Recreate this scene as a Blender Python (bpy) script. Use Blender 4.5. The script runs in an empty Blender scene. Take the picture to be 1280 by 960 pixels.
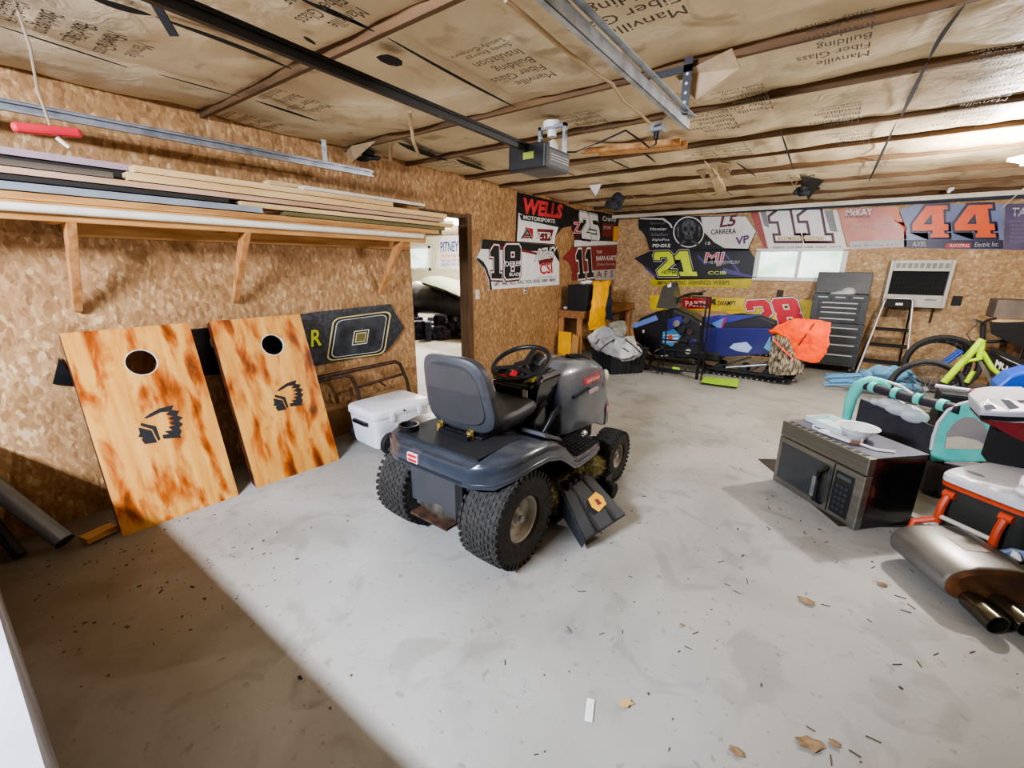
import bpy, math, random
from mathutils import Vector as V, Matrix as M4, Euler
R=math.radians; PI=math.pi
rnd=random.Random(7)
S=bpy.context.scene; COL=S.collection
# ---------------------------------------------------------------- camera
CP=V((0,0,1.55)); FPX=540.; PIT,YAW,ROL=R(15.44),R(35.84),R(.34)
_f=V((-math.sin(YAW)*math.cos(PIT),math.cos(YAW)*math.cos(PIT),-math.sin(PIT)))
_r0=V((math.cos(YAW),math.sin(YAW),0)); _u0=_r0.cross(_f)
_r=math.cos(ROL)*_r0+math.sin(ROL)*_u0; _u=-math.sin(ROL)*_r0+math.cos(ROL)*_u0
cam=bpy.data.cameras.new('camera'); co=bpy.data.objects.new('camera',cam); COL.objects.link(co)
cam.sensor_fit='HORIZONTAL'; cam.sensor_width=36; cam.lens=FPX/1280*36; cam.clip_start=.02
m=M4((_r,_u,-_f)).transposed().to_4x4(); m.translation=CP; co.matrix_world=m; S.camera=co
# survey helpers: a sight line of the photograph met with a real plane of the room
def ray(x,y): return _f+(x-640)/FPX*_r-(y-480)/FPX*_u
def PZ(x,y,z=0): d=ray(x,y); return CP+d*((z-CP.z)/d.z)
def PX(x,y,X=-3.6): d=ray(x,y); return CP+d*(X/d.x)
def PY(x,y,Y=8.5): d=ray(x,y); return CP+d*(Y/d.y)
def PP(x,y,o,n): d=ray(x,y); return CP+d*((V(o)-CP).dot(V(n))/d.dot(V(n)))
# ---------------------------------------------------------------- materials
def srgb(c):
    if isinstance(c,str): c=[int(c[i:i+2],16)/255 for i in (0,2,4)]
    return tuple((x/12.92 if x<=.04045 else ((x+.055)/1.055)**2.4) for x in c)+(1,)
MC={}
def mat(name,c,rough=.6,metal=0,c2=None,scale=8,bump=0,bscale=60,coat=0,emit=0,stretch=(1,1,1),alpha=1,trans=0,detail=4,lo=.35,hi=.65,spec=.5):
    if name in MC: return MC[name]
    m=bpy.data.materials.new(name); m.use_nodes=True; nt=m.node_tree; N=nt.nodes; L=nt.links; b=N['Principled BSDF']
    b.inputs['Roughness'].default_value=rough; b.inputs['Metallic'].default_value=metal
    b.inputs['Coat Weight'].default_value=coat; b.inputs['Specular IOR Level'].default_value=spec
    b.inputs['Coat Roughness'].default_value=.08
    b.inputs['Transmission Weight'].default_value=trans; b.inputs['Alpha'].default_value=alpha
    tc=N.new('ShaderNodeTexCoord'); mp=N.new('ShaderNodeMapping'); mp.inputs['Scale'].default_value=stretch
    L.new(tc.outputs['Object'],mp.inputs['Vector'])
    nz=N.new('ShaderNodeTexNoise'); nz.inputs['Scale'].default_value=scale; nz.inputs['Detail'].default_value=detail
    L.new(mp.outputs['Vector'],nz.inputs['Vector'])
    cr=N.new('ShaderNodeValToRGB'); cr.color_ramp.elements[0].position=lo; cr.color_ramp.elements[1].position=hi
    a=srgb(c); d=srgb(c2) if c2 else tuple(x*.86 for x in a[:3])+(1,)
    cr.color_ramp.elements[0].color=d; cr.color_ramp.elements[1].color=a
    L.new(nz.outputs['Fac'],cr.inputs['Fac']); L.new(cr.outputs['Color'],b.inputs['Base Color'])
    if emit:
        L.new(cr.outputs['Color'],b.inputs['Emission Color']); b.inputs['Emission Strength'].default_value=emit
    if bump:
        n2=N.new('ShaderNodeTexNoise'); n2.inputs['Scale'].default_value=bscale; n2.inputs['Detail'].default_value=3
        L.new(mp.outputs['Vector'],n2.inputs['Vector'])
        bp=N.new('ShaderNodeBump'); bp.inputs['Strength'].default_value=bump; bp.inputs['Distance'].default_value=.01
        L.new(n2.outputs['Fac'],bp.inputs['Height']); L.new(bp.outputs['Normal'],b.inputs['Normal'])
    MC[name]=m; return m
def nodes_mat(name):
    m=bpy.data.materials.new(name); m.use_nodes=True; MC[name]=m
    nt=m.node_tree; return m,nt.nodes,nt.links,nt.nodes['Principled BSDF']
def ramp(N,stops):
    cr=N.new('ShaderNodeValToRGB'); e=cr.color_ramp.elements
    while len(e)<len(stops): e.new(.5)
    for i,(p,c) in enumerate(stops): e[i].position=p; e[i].color=srgb(c)
    return cr
def osb(name,stops,sw):
    m,N,L,b=nodes_mat(name); b.inputs['Roughness'].default_value=.62
    tc=N.new('ShaderNodeTexCoord')
    def vor(sc,rot):
        mp=N.new('ShaderNodeMapping'); mp.inputs['Scale'].default_value=sc; mp.inputs['Rotation'].default_value=rot
        nz=N.new('ShaderNodeTexNoise'); nz.inputs['Scale'].default_value=9; mx=N.new('ShaderNodeMix'); mx.data_type='VECTOR'; mx.inputs['Factor'].default_value=.05
        L.new(tc.outputs['Object'],nz.inputs['Vector']); L.new(tc.outputs['Object'],mx.inputs[4]); L.new(nz.outputs['Color'],mx.inputs[5])
        L.new(mx.outputs[1],mp.inputs['Vector'])
        v=N.new('ShaderNodeTexVoronoi'); v.inputs['Scale'].default_value=1; L.new(mp.outputs['Vector'],v.inputs['Vector'])
        s=N.new('ShaderNodeSeparateColor'); L.new(v.outputs['Color'],s.inputs['Color']); return s.outputs[0]
    a=vor((sw[0],sw[1],sw[2]),(0,0,0)); c=vor((sw[3],sw[4],sw[5]),(R(35),R(30),R(20)))
    nz=N.new('ShaderNodeTexNoise'); nz.inputs['Scale'].default_value=2.2; nz.inputs['Detail'].default_value=6; L.new(tc.outputs['Object'],nz.inputs['Vector'])
    x=N.new('ShaderNodeMath'); x.operation='MULTIPLY_ADD'; L.new(a,x.inputs[0]); x.inputs[1].default_value=.42; 
    y=N.new('ShaderNodeMath'); y.operation='MULTIPLY'; L.new(c,y.inputs[0]); y.inputs[1].default_value=.33; L.new(y.outputs[0],x.inputs[2])
    z=N.new('ShaderNodeMath'); z.operation='MULTIPLY_ADD'; L.new(nz.outputs['Fac'],z.inputs[0]); z.inputs[1].default_value=.5; L.new(x.outputs[0],z.inputs[2])
    cr=ramp(N,stops); L.new(z.outputs[0],cr.inputs['Fac']); L.new(cr.outputs['Color'],b.inputs['Base Color'])
    bp=N.new('ShaderNodeBump'); bp.inputs['Strength'].default_value=.05; bp.inputs['Distance'].default_value=.004; L.new(x.outputs[0],bp.inputs['Height']); L.new(bp.outputs['Normal'],b.inputs['Normal'])
    return m
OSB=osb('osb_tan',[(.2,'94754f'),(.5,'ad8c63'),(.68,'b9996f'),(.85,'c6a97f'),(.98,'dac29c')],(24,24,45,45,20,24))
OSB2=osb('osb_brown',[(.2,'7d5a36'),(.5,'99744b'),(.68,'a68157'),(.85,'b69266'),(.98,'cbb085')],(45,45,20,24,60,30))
def concrete():
    m,N,L,b=nodes_mat('concrete'); b.inputs['Roughness'].default_value=.55
    tc=N.new('ShaderNodeTexCoord')
    def nz(s,d,dist=0):
        n=N.new('ShaderNodeTexNoise'); n.inputs['Scale'].default_value=s; n.inputs['Detail'].default_value=d; n.inputs['Distortion'].default_value=dist
        L.new(tc.outputs['Object'],n.inputs['Vector']); return n.outputs['Fac']
    c1=ramp(N,[(.3,'8d8b84'),(.5,'9c9b94'),(.7,'a9a8a2')]); L.new(nz(1.1,8,.6),c1.inputs['Fac'])
    c2=ramp(N,[(.36,'8a8376'),(.46,'ffffff')]); L.new(nz(3.3,9,1.2),c2.inputs['Fac'])
    c3=ramp(N,[(.30,'6a6152'),(.36,'ffffff')]); L.new(nz(24,5,.4),c3.inputs['Fac'])
    c4=ramp(N,[(.64,'ffffff'),(.72,'b5ad9c')]); L.new(nz(7,10,2.5),c4.inputs['Fac'])
    prev=c1.outputs['Color']
    for c,f in((c2,.25),(c3,.35),(c4,.22)):
        mx=N.new('ShaderNodeMix'); mx.data_type='RGBA'; mx.blend_type='MULTIPLY'; mx.inputs[0].default_value=f
        L.new(prev,mx.inputs[6]); L.new(c.outputs['Color'],mx.inputs[7]); prev=mx.outputs[2]
    # brown dirt plus shade painted into the colour, stronger towards the front left
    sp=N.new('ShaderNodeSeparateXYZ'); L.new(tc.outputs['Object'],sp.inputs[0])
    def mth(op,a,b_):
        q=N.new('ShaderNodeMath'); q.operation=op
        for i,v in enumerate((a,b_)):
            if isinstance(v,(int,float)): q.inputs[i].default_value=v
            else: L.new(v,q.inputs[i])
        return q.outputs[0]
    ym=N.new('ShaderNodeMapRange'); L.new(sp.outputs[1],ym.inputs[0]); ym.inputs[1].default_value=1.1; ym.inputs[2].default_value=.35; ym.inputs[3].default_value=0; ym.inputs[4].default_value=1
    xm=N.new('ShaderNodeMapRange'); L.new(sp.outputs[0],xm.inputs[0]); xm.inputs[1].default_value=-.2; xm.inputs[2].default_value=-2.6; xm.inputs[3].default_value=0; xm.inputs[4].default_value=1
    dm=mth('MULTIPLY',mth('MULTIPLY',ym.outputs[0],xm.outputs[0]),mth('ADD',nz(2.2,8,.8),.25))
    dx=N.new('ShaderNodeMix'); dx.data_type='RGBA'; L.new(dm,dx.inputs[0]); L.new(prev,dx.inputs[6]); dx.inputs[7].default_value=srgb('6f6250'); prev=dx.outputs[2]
    L.new(prev,b.inputs['Base Color'])
    bp=N.new('ShaderNodeBump'); bp.inputs['Strength'].default_value=.2; bp.inputs['Distance'].default_value=.004
    L.new(nz(40,6),bp.inputs['Height']); L.new(bp.outputs['Normal'],b.inputs['Normal']); return m
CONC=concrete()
def burnt(name,seed):
    m,N,L,b=nodes_mat(name); b.inputs['Roughness'].default_value=.28; b.inputs['Coat Weight'].default_value=.6; b.inputs['Coat Roughness'].default_value=.12
    tc=N.new('ShaderNodeTexCoord')
    def nz(sc,rot,s,d,dist,off):
        mp=N.new('ShaderNodeMapping'); mp.inputs['Scale'].default_value=sc; mp.inputs['Location'].default_value=(off,off*.7,off*.3); L.new(tc.outputs['Object'],mp.inputs['Vector'])
        n=N.new('ShaderNodeTexNoise'); n.inputs['Scale'].default_value=s; n.inputs['Detail'].default_value=d; n.inputs['Distortion'].default_value=dist; L.new(mp.outputs['Vector'],n.inputs['Vector']); return n.outputs['Fac']
    c1=ramp(N,[(.3,'c07f38'),(.5,'d09648'),(.7,'dba659')]); L.new(nz((6,.8,1),0,3,5,.5,seed),c1.inputs['Fac'])
    c2=ramp(N,[(.29,'2c1412'),(.35,'7c3a1e'),(.42,'c98448'),(.54,'ffffff')]); L.new(nz((4.2,1.3,1),0,2.6,8,.35,seed+3),c2.inputs['Fac'])
    mx=N.new('ShaderNodeMix'); mx.data_type='RGBA'; mx.blend_type='MULTIPLY'; mx.inputs[0].default_value=.9
    L.new(c1.outputs['Color'],mx.inputs[6]); L.new(c2.outputs['Color'],mx.inputs[7]); L.new(mx.outputs[2],b.inputs['Base Color']); return m
def kraft():
    m,N,L,b=nodes_mat('kraft_paper'); b.inputs['Roughness'].default_value=.62
    tc=N.new('ShaderNodeTexCoord')
    n=N.new('ShaderNodeTexNoise'); n.inputs['Scale'].default_value=1.5; n.inputs['Detail'].default_value=8; L.new(tc.outputs['Object'],n.inputs['Vector'])
    c=ramp(N,[(.3,'b8a688'),(.5,'c9b898'),(.7,'d4c5a8')]); L.new(n.outputs['Fac'],c.inputs['Fac'])
    n3=N.new('ShaderNodeTexNoise'); n3.inputs['Scale'].default_value=3.1; n3.inputs['Detail'].default_value=7; n3.inputs['Distortion'].default_value=1.5; L.new(tc.outputs['Object'],n3.inputs['Vector'])
    c3=ramp(N,[(.3,'8a7556'),(.42,'ffffff')]); L.new(n3.outputs['Fac'],c3.inputs['Fac'])
    mx=N.new('ShaderNodeMix'); mx.data_type='RGBA'; mx.blend_type='MULTIPLY'; mx.inputs[0].default_value=.5
    L.new(c.outputs['Color'],mx.inputs[6]); L.new(c3.outputs['Color'],mx.inputs[7]); L.new(mx.outputs[2],b.inputs['Base Color'])
    n2=N.new('ShaderNodeTexNoise'); n2.inputs['Scale'].default_value=9; n2.inputs['Detail'].default_value=5; n2.inputs['Distortion'].default_value=2; L.new(tc.outputs['Object'],n2.inputs['Vector'])
    bp=N.new('ShaderNodeBump'); bp.inputs['Strength'].default_value=.3; bp.inputs['Distance'].default_value=.02; L.new(n2.outputs['Fac'],bp.inputs['Height']); L.new(bp.outputs['Normal'],b.inputs['Normal']); return m
KRAFT=kraft()
PINE=mat('pine','c89a62',.6,c2='a8763f',scale=5,stretch=(6,.6,6),bump=.1)
PINEV=mat('pine_upright','c48f5c',.6,c2='a06f3d',scale=5,stretch=(6,6,.6))
STRAP=mat('truss_wood','735637',.75,c2='4d371f',scale=3,stretch=(.5,6,4))
DARKW=mat('stained_wood','6b4f33',.6,c2='4d3722',scale=4,stretch=(5,5,.5))
BLK=mat('black_plastic','16171a',.42,c2='0e0f11')
BLKG=mat('gloss_black','0e0f12',.15,coat=.5)
BLKM=mat('matte_black','1a1a1b',.75)
DGREY=mat('dark_grey','34373b',.5,c2='2a2c30')
GREY=mat('grey','8a8c8e',.5)
LGREY=mat('light_grey','bfc0bf',.5)
WHITE=mat('white','e8e8e6',.45,c2='dddddc')
OFFW=mat('off_white','d8d3c4',.5)
STEEL=mat('steel','b9bcc0',.28,.9,c2='9a9da0')
GALV=mat('galvanised','b8bec6',.38,.7,c2='8f969e',scale=14)
RUST=mat('rusty_steel','5a4334',.6,.4,c2='3a2a22',scale=20)
RED=mat('red','c01f26',.4); DRED=mat('dark_red','7c1a22',.4)
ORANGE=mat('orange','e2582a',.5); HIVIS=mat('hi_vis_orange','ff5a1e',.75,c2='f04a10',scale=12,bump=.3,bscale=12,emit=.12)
YEL=mat('yellow','f2b51c',.55,c2='e6a512'); LIME=mat('lime','b8d820',.4); NEON=mat('neon_yellow','dcf03a',.45)
BLUE=mat('blue','2350b8',.35); NAVY=mat('navy','1c1f68',.3,coat=.4); SKY=mat('sky_blue','6fb4e0',.4); LBLUE=mat('pale_blue_fabric','79a9c6',.8,c2='5d8eae',bump=.4,bscale=20)
TEAL=mat('teal_fabric','78e0d0',.7,c2='58cbbb',bump=.2)
MAROON=mat('maroon','4a1424',.4); GOLD=mat('gold','caa44a',.4); PURP=mat('purple','4a3d86',.4)
GLASS=mat('window_glow','e4f4ee',.2,c2='a9cfb4',scale=2.5,emit=.9,lo=.4,hi=.6)
# ---------------------------------------------------------------- mesh builder
def rotm(rot): return Euler([R(a) for a in rot],'XYZ').to_matrix() if rot else M4.Identity(3)
def frame(d):
    d=d.normalized(); a=V((0,0,1)) if abs(d.z)<.9 else V((1,0,0))
    x=a.cross(d).normalized(); return x,d.cross(x)
class MB:
    def __init__(s): s.v=[]; s.f=[]
    def add(s,vs,fs):
        o=len(s.v); s.v+=[tuple(p) for p in vs]; s.f+=[tuple(i+o for i in f) for f in fs]; return s
    def box(s,c,d,rot=None):
        m=rotm(rot); c=V(c); h=[x/2 for x in d]
        vs=[c+m@V((sx*h[0],sy*h[1],sz*h[2])) for sz in(-1,1) for sy in(-1,1) for sx in(-1,1)]
        return s.add(vs,[(0,2,3,1),(4,5,7,6),(0,1,5,4),(2,6,7,3),(0,4,6,2),(1,3,7,5)])
    def b2(s,a,b): return s.box([(p+q)/2 for p,q in zip(a,b)],[abs(q-p) for p,q in zip(a,b)])
    def hexa(s,bot,top):
        n=len(bot); return s.add(list(bot)+list(top),[tuple(range(n))[::-1],tuple(range(n,2*n))]+[(i,(i+1)%n,n+(i+1)%n,n+i) for i in range(n)])
    def cyl(s,a,b,r,r2=None,n=20,cap=True):
        a,b=V(a),V(b); r2=r if r2 is None else r2; x,y=frame(b-a)
        vs=[a+(x*math.cos(2*PI*i/n)+y*math.sin(2*PI*i/n))*r for i in range(n)]+[b+(x*math.cos(2*PI*i/n)+y*math.sin(2*PI*i/n))*r2 for i in range(n)]
        fs=[(i,(i+1)%n,n+(i+1)%n,n+i) for i in range(n)]
        if cap: fs+=[tuple(range(n))[::-1],tuple(range(n,2*n))]
        return s.add(vs,fs)
    def tube(s,pts,r,n=10,closed=False,flat=1):
        pts=[V(p) for p in pts]; k=len(pts); rs=r if isinstance(r,(list,tuple)) else [r]*k; vs=[]; px=None
        for i,p in enumerate(pts):
            d=(pts[(i+1)%k]-pts[i-1]) if closed or 0<i<k-1 else (pts[1]-pts[0] if i==0 else pts[-1]-pts[-2])
            d.normalize()
            if px is None: x,y=frame(d)
            else:
                x=(px-d*px.dot(d)); x=x.normalized() if x.length>1e-6 else frame(d)[0]; y=d.cross(x)
            px=x
            vs+=[p+(x*math.cos(2*PI*j/n)+y*math.sin(2*PI*j/n)*flat)*rs[i] for j in range(n)]
        fs=[]
        for i in range(k if closed else k-1):
            a=i*n; b=((i+1)%k)*n
            fs+=[(a+j,a+(j+1)%n,b+(j+1)%n,b+j) for j in range(n)]
        if not closed: fs+=[tuple(range(n))[::-1],tuple(range((k-1)*n,k*n))]
        return s.add(vs,fs)
    def bar(s,a,b,w,t,up=(0,0,1)):
        a,b=V(a),V(b); d=(b-a).normalized(); x=d.cross(V(up)); x=x.normalized() if x.length>1e-5 else V((1,0,0)); y=x.cross(d)
        q=[(-1,-1),(1,-1),(1,1),(-1,1)]
        return s.hexa([a+x*w/2*i+y*t/2*j for i,j in q],[b+x*w/2*i+y*t/2*j for i,j in q])
    def lathe(s,prof,o=(0,0,0),ax=(0,0,1),n=28,cap=3):
        o=V(o); d=V(ax).normalized(); x,y=frame(d); k=len(prof)
        vs=[o+d*h+(x*math.cos(2*PI*i/n)+y*math.sin(2*PI*i/n))*r for r,h in prof for i in range(n)]
        fs=[(j*n+i,j*n+(i+1)%n,(j+1)*n+(i+1)%n,(j+1)*n+i) for j in range(k-1) for i in range(n)]
        if cap&1: fs+=[tuple(range(n))[::-1]]
        if cap&2: fs+=[tuple(range((k-1)*n,k*n))]
        return s.add(vs,fs)
    def loft(s,rings,cap=True):
        n=len(rings[0]); vs=[p for r in rings for p in r]
        fs=[(j*n+i,j*n+(i+1)%n,(j+1)*n+(i+1)%n,(j+1)*n+i) for j in range(len(rings)-1) for i in range(n)]
        if cap: fs+=[tuple(range(n))[::-1],tuple(range((len(rings)-1)*n,len(rings)*n))]
        return s.add(vs,fs)
    def prism(s,pts,ext):
        ext=V(ext); return s.hexa([V(p) for p in pts],[V(p)+ext for p in pts])
    def grid(s,fn,nu,nv):
        vs=[fn(i/nu,j/nv) for j in range(nv+1) for i in range(nu+1)]
        return s.add(vs,[(j*(nu+1)+i,j*(nu+1)+i+1,(j+1)*(nu+1)+i+1,(j+1)*(nu+1)+i) for j in range(nv) for i in range(nu)])
    def ball(s,c,r,n=14,k=9):
        c=V(c); r=(r,r,r) if not isinstance(r,(list,tuple)) else r
        rings=[[c+V((math.cos(2*PI*i/n)*math.sin(PI*j/k)*r[0],math.sin(2*PI*i/n)*math.sin(PI*j/k)*r[1],-math.cos(PI*j/k)*r[2])) for i in range(n)] for j in range(1,k)]
        return s.loft(rings)
    def build(s,name,mt,parent=None,smooth=False,bev=0,sub=0,solid=0,kind=None,label=None,seg=2):
        me=bpy.data.meshes.new(name); me.from_pydata(s.v,[],s.f); me.update()
        import bmesh
        bm=bmesh.new(); bm.from_mesh(me); bmesh.ops.recalc_face_normals(bm,faces=bm.faces); bm.to_mesh(me); bm.free()
        o=bpy.data.objects.new(name,me); COL.objects.link(o)
        if mt: me.materials.append(mt)
        if smooth:
            for p in me.polygons: p.use_smooth=True
        if bev:
            b=o.modifiers.new('b','BEVEL'); b.width=bev; b.segments=seg; b.limit_method='ANGLE'; b.angle_limit=R(40)
            if hasattr(b,'harden_normals') : b.harden_normals=False
        if solid:
            b=o.modifiers.new('s','SOLIDIFY'); b.thickness=solid; b.offset=0
        if sub:
            b=o.modifiers.new('u','SUBSURF'); b.levels=sub; b.render_levels=sub
        if smooth and not sub:
            try: me.set_sharp_from_angle(angle=R(38))
            except Exception: pass
        if parent: o.parent=parent
        if kind: o['kind']=kind
        if label: o['label']=label
        return o
def ell(c,ax,ay,rx,ry,n=24,p=2.0):
    c=V(c); ax=V(ax); ay=V(ay); out=[]
    for i in range(n):
        a=2*PI*i/n; ca,sa=math.cos(a),math.sin(a)
        out.append(c+ax*rx*math.copysign(abs(ca)**(2/p),ca)+ay*ry*math.copysign(abs(sa)**(2/p),sa))
    return out
def tag(o,label,cat,group=None):
    o['label']=label; o['category']=cat
    if group: o['group']=group
    return o
def thing(name,label,cat,loc=(0,0,0),rz=0,group=None):
    o=bpy.data.objects.new(name,None); COL.objects.link(o); o.location=loc; o.rotation_euler=(0,0,R(rz)); o.empty_display_size=.1
    return tag(o,label,cat,group)
def struct(o): o['kind']='structure'; return o
# flat artwork (text or outlines) laid on a real plane by three corner points
DIG={
'1':[[(.1,0),(.95,0),(.95,.17),(.75,.17),(.75,1),(.36,1),(.05,.8),(.05,.66),(.32,.66),(.32,.17),(.1,.17)]],
'4':[[(.5,0),(1,0),(1,.12),(.88,.12),(.88,.22),(1,.22),(1,.42),(.88,.42),(.88,.88),(1,.88),(1,1),(.42,1),(0,.42),(0,.22),(.56,.22),(.56,.12),(.5,.12)],[(.32,.42),(.56,.42),(.56,.74)]],
'8':[[(.12,0),(.88,0),(1,.1),(1,.44),(.93,.5),(1,.56),(1,.9),(.88,1),(.12,1),(0,.9),(0,.56),(.07,.5),(0,.44),(0,.1)],[(.38,.2),(.38,.38),(.62,.38),(.62,.2)],[(.38,.62),(.38,.8),(.62,.8),(.62,.62)]],
'2':[[(0,0),(1,0),(1,.24),(.5,.24),(1,.52),(1,.86),(.86,1),(.14,1),(0,.86),(0,.66),(.3,.66),(.3,.78),(.68,.78),(.68,.62),(0,.22)]],
'5':[[(0,0),(.86,0),(1,.14),(1,.5),(.86,.62),(.33,.62),(.33,.78),(.95,.78),(.95,1),(0,1),(0,.42),(.66,.42),(.66,.22),(0,.22)]],
'0':[[(.1,0),(.9,0),(1,.1),(1,.9),(.9,1),(.1,1),(0,.9),(0,.1)],[(.32,.24),(.32,.76),(.68,.76),(.68,.24)]],
'7':[[(.15,0),(.5,0),(1,.8),(1,1),(0,1),(0,.72),(.3,.72),(.3,.8),(.6,.8)]],
}
def flatmesh(kind,data,off,ext):
    if kind=='t':
        c=bpy.data.curves.new('t','FONT'); c.body=data; c.size=1; c.resolution_u=2
    else:
        c=bpy.data.curves.new('t','CURVE'); c.dimensions='2D'; c.fill_mode='BOTH'
        x=0
        for ch in data:
            for ct in ch:
                sp=c.splines.new('POLY'); sp.points.add(len(ct)-1); sp.use_cyclic_u=True
                for i,(a,b) in enumerate(ct): sp.points[i].co=(a,b,0,1)
    c.offset=off; c.extrude=ext
    o=bpy.data.objects.new('t',c); me=bpy.data.meshes.new_from_object(o); 
    bpy.data.objects.remove(o); bpy.data.curves.remove(c); return me
def art(s,bl,br,tl,mt,parent,name='lettering',off=0,lift=.002,normal=None,digits=False,gap=.12,outl=None):
    """s: text, or list of contour-lists; outl=[(offset,mat),...] drawn behind."""
    if digits:
        data=[]; 
        for i,ch in enumerate(s): data.append([[(x+i*(1+gap),y) for x,y in ct] for ct in DIG[ch]])
        kind='c'
    elif isinstance(s,str): data=s; kind='t'
    else: data=[s]; kind='c'
    base=flatmesh(kind,data,0,0)
    xs=[v.co.x for v in base.vertices]; ys=[v.co.y for v in base.vertices]
    if not xs: return
    x0,x1,y0,y1=min(xs),max(xs),min(ys),max(ys)
    bl,br,tl=V(bl),V(br),V(tl); U=(br-bl)/(x1-x0); W=(tl-bl)/(y1-y0); n=(V(normal) if normal else U.cross(W)).normalized()
    todo=[(off,mt,lift)]
    if outl:
        k=len(outl)
        todo=[(o_,m_,lift+.0012*i) for i,(o_,m_) in enumerate(outl)]+[(off,mt,lift+.0012*k)]
    for of,mm,lf in todo:
        me=flatmesh(kind,data,of,0)
        pin=wm(parent).inverted() if parent else M4.Identity(4)
        for v in me.vertices: v.co=pin@(bl+U*(v.co.x-x0)+W*(v.co.y-y0)+n*lf)
        me.materials.clear(); me.materials.append(mm)
        o=bpy.data.objects.new(name,me); COL.objects.link(o); o.parent=parent
def wm(o):
    m=M4.Identity(4)
    while o: m=o.matrix_basis@m; o=o.parent
    return m
def patch(pts,n,mt,parent,name='graphic',lift=.0012,t=.0006,loc=None):
    n=V(n); pin=wm(parent).inverted() if parent else M4.Identity(4)
    mb=MB(); mb.v=[]; P=[pin@(V(p)+n*lift) for p in pts]; Q=[pin@(V(p)+n*(lift-t)) for p in pts]
    mb.hexa(Q,P); return mb.build(name,mt,parent)
# ================================================================ ROOM
WX=-3.6; FY=8.5; CZ=2.48; RX=3.4; DY0,DY1,DZ=3.17,4.05,2.07
def wallmb(): return MB()
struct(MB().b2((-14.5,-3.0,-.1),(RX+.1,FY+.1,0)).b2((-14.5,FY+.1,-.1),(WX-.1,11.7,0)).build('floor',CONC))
w=MB().b2((WX-.12,-2.5,0),(WX,DY0,2.6)).b2((WX-.12,DY1+.06,0),(WX,FY,2.6)).b2((WX-.12,DY0,DZ+.03),(WX,DY1+.06,2.6))
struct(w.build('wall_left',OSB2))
# far wall with a window opening
wx0,wx1=PY(948,314,FY).x,PY(1058,314,FY).x; wz0,wz1=1.36,1.80
w=MB().b2((WX-.12,FY,0),(wx0,FY+.1,2.6)).b2((wx1,FY,0),(RX,FY+.1,2.6)).b2((wx0,FY,0),(wx1,FY+.1,wz0)).b2((wx0,FY,wz1),(wx1,FY+.1,2.6))
struct(w.build('wall_far',OSB))
struct(MB().b2((RX,-2.5,0),(RX+.1,FY+.1,2.6)).build('wall_right',OSB))
WPAINT=mat('dirty_white_paint','a4a6ac',.6,c2='7d7c7a',scale=3)
struct(MB().b2((WX,-.16,0),(-.62,-.03,.74)).build('wall_front',WPAINT))
struct(MB().b2((-.62,-.2,0),(RX,-.06,2.6)).build('wall_entry',mat('dark_panelling','4a3a2a',.8)))
# window
wn=thing('window_1','small white sliding window with two bright panes above the yellow race panel','window',(wx0,FY,wz0)); wn['kind']='structure'
W_,H_=wx1-wx0,wz1-wz0
fr=MB().b2((-.03,-.03,-.04),(W_+.03,.03,.02)).b2((-.03,-.03,H_-.02),(W_+.03,.03,H_+.03)).b2((-.03,-.03,0),(.04,.03,H_)).b2((W_-.04,-.03,0),(W_+.03,.03,H_)).b2((W_/2-.025,-.02,0),(W_/2+.025,.03,H_))
fr.build('window_frame',WHITE,wn,bev=.004)
for a,b in((.04,W_/2-.025),(W_/2+.025,W_-.04)): MB().b2((a,.005,.02),(b,.015,H_-.02)).build('pane',GLASS,wn)
# ceiling: kraft-faced insulation sagging between the truss chords
SY=[-1.0,-.1,.62-.1,1.42,2.5,3.18,4.06,4.7,5.45,6.5,7.4,8.3]
SY=[-1.1,.1,1.42,2.5,3.18,4.06,4.7,5.45,6.5,7.4,8.3]
SX=[-3.6,-2.98,-2.38,-1.75,-1.15,-.47,.17,.8,1.4,2.0,2.6,3.4]
def nz(x,y):
    from mathutils import noise
    return noise.noise(V((x*2.3,y*2.3,.5)))*.022+noise.noise(V((x*7,y*7,3.5)))*.008
def sag(v,L):
    for a,b in zip(L[:-1],L[1:]):
        if a<=v<=b: return abs(math.sin(PI*(v-a)/(b-a)))**.45
    return 0
def ceil(u,v):
    x=WX+u*(RX-WX); y=-2.4+v*(FY+2.4)
    return V((x,y,CZ+.05-.034*sag(y,SY)*(.35+.65*sag(x,SX))+nz(x,y)))
ce=MB().grid(ceil,230,300).build('ceiling',KRAFT,smooth=True); struct(ce)
for y in SY:
    if y<-1: continue
    x1=RX if y>2.3 else RX
    o=MB().b2((WX,y-.012,CZ+.002),(x1,y+.014,CZ+.10)).build('trim_1',STRAP); struct(o)
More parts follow.
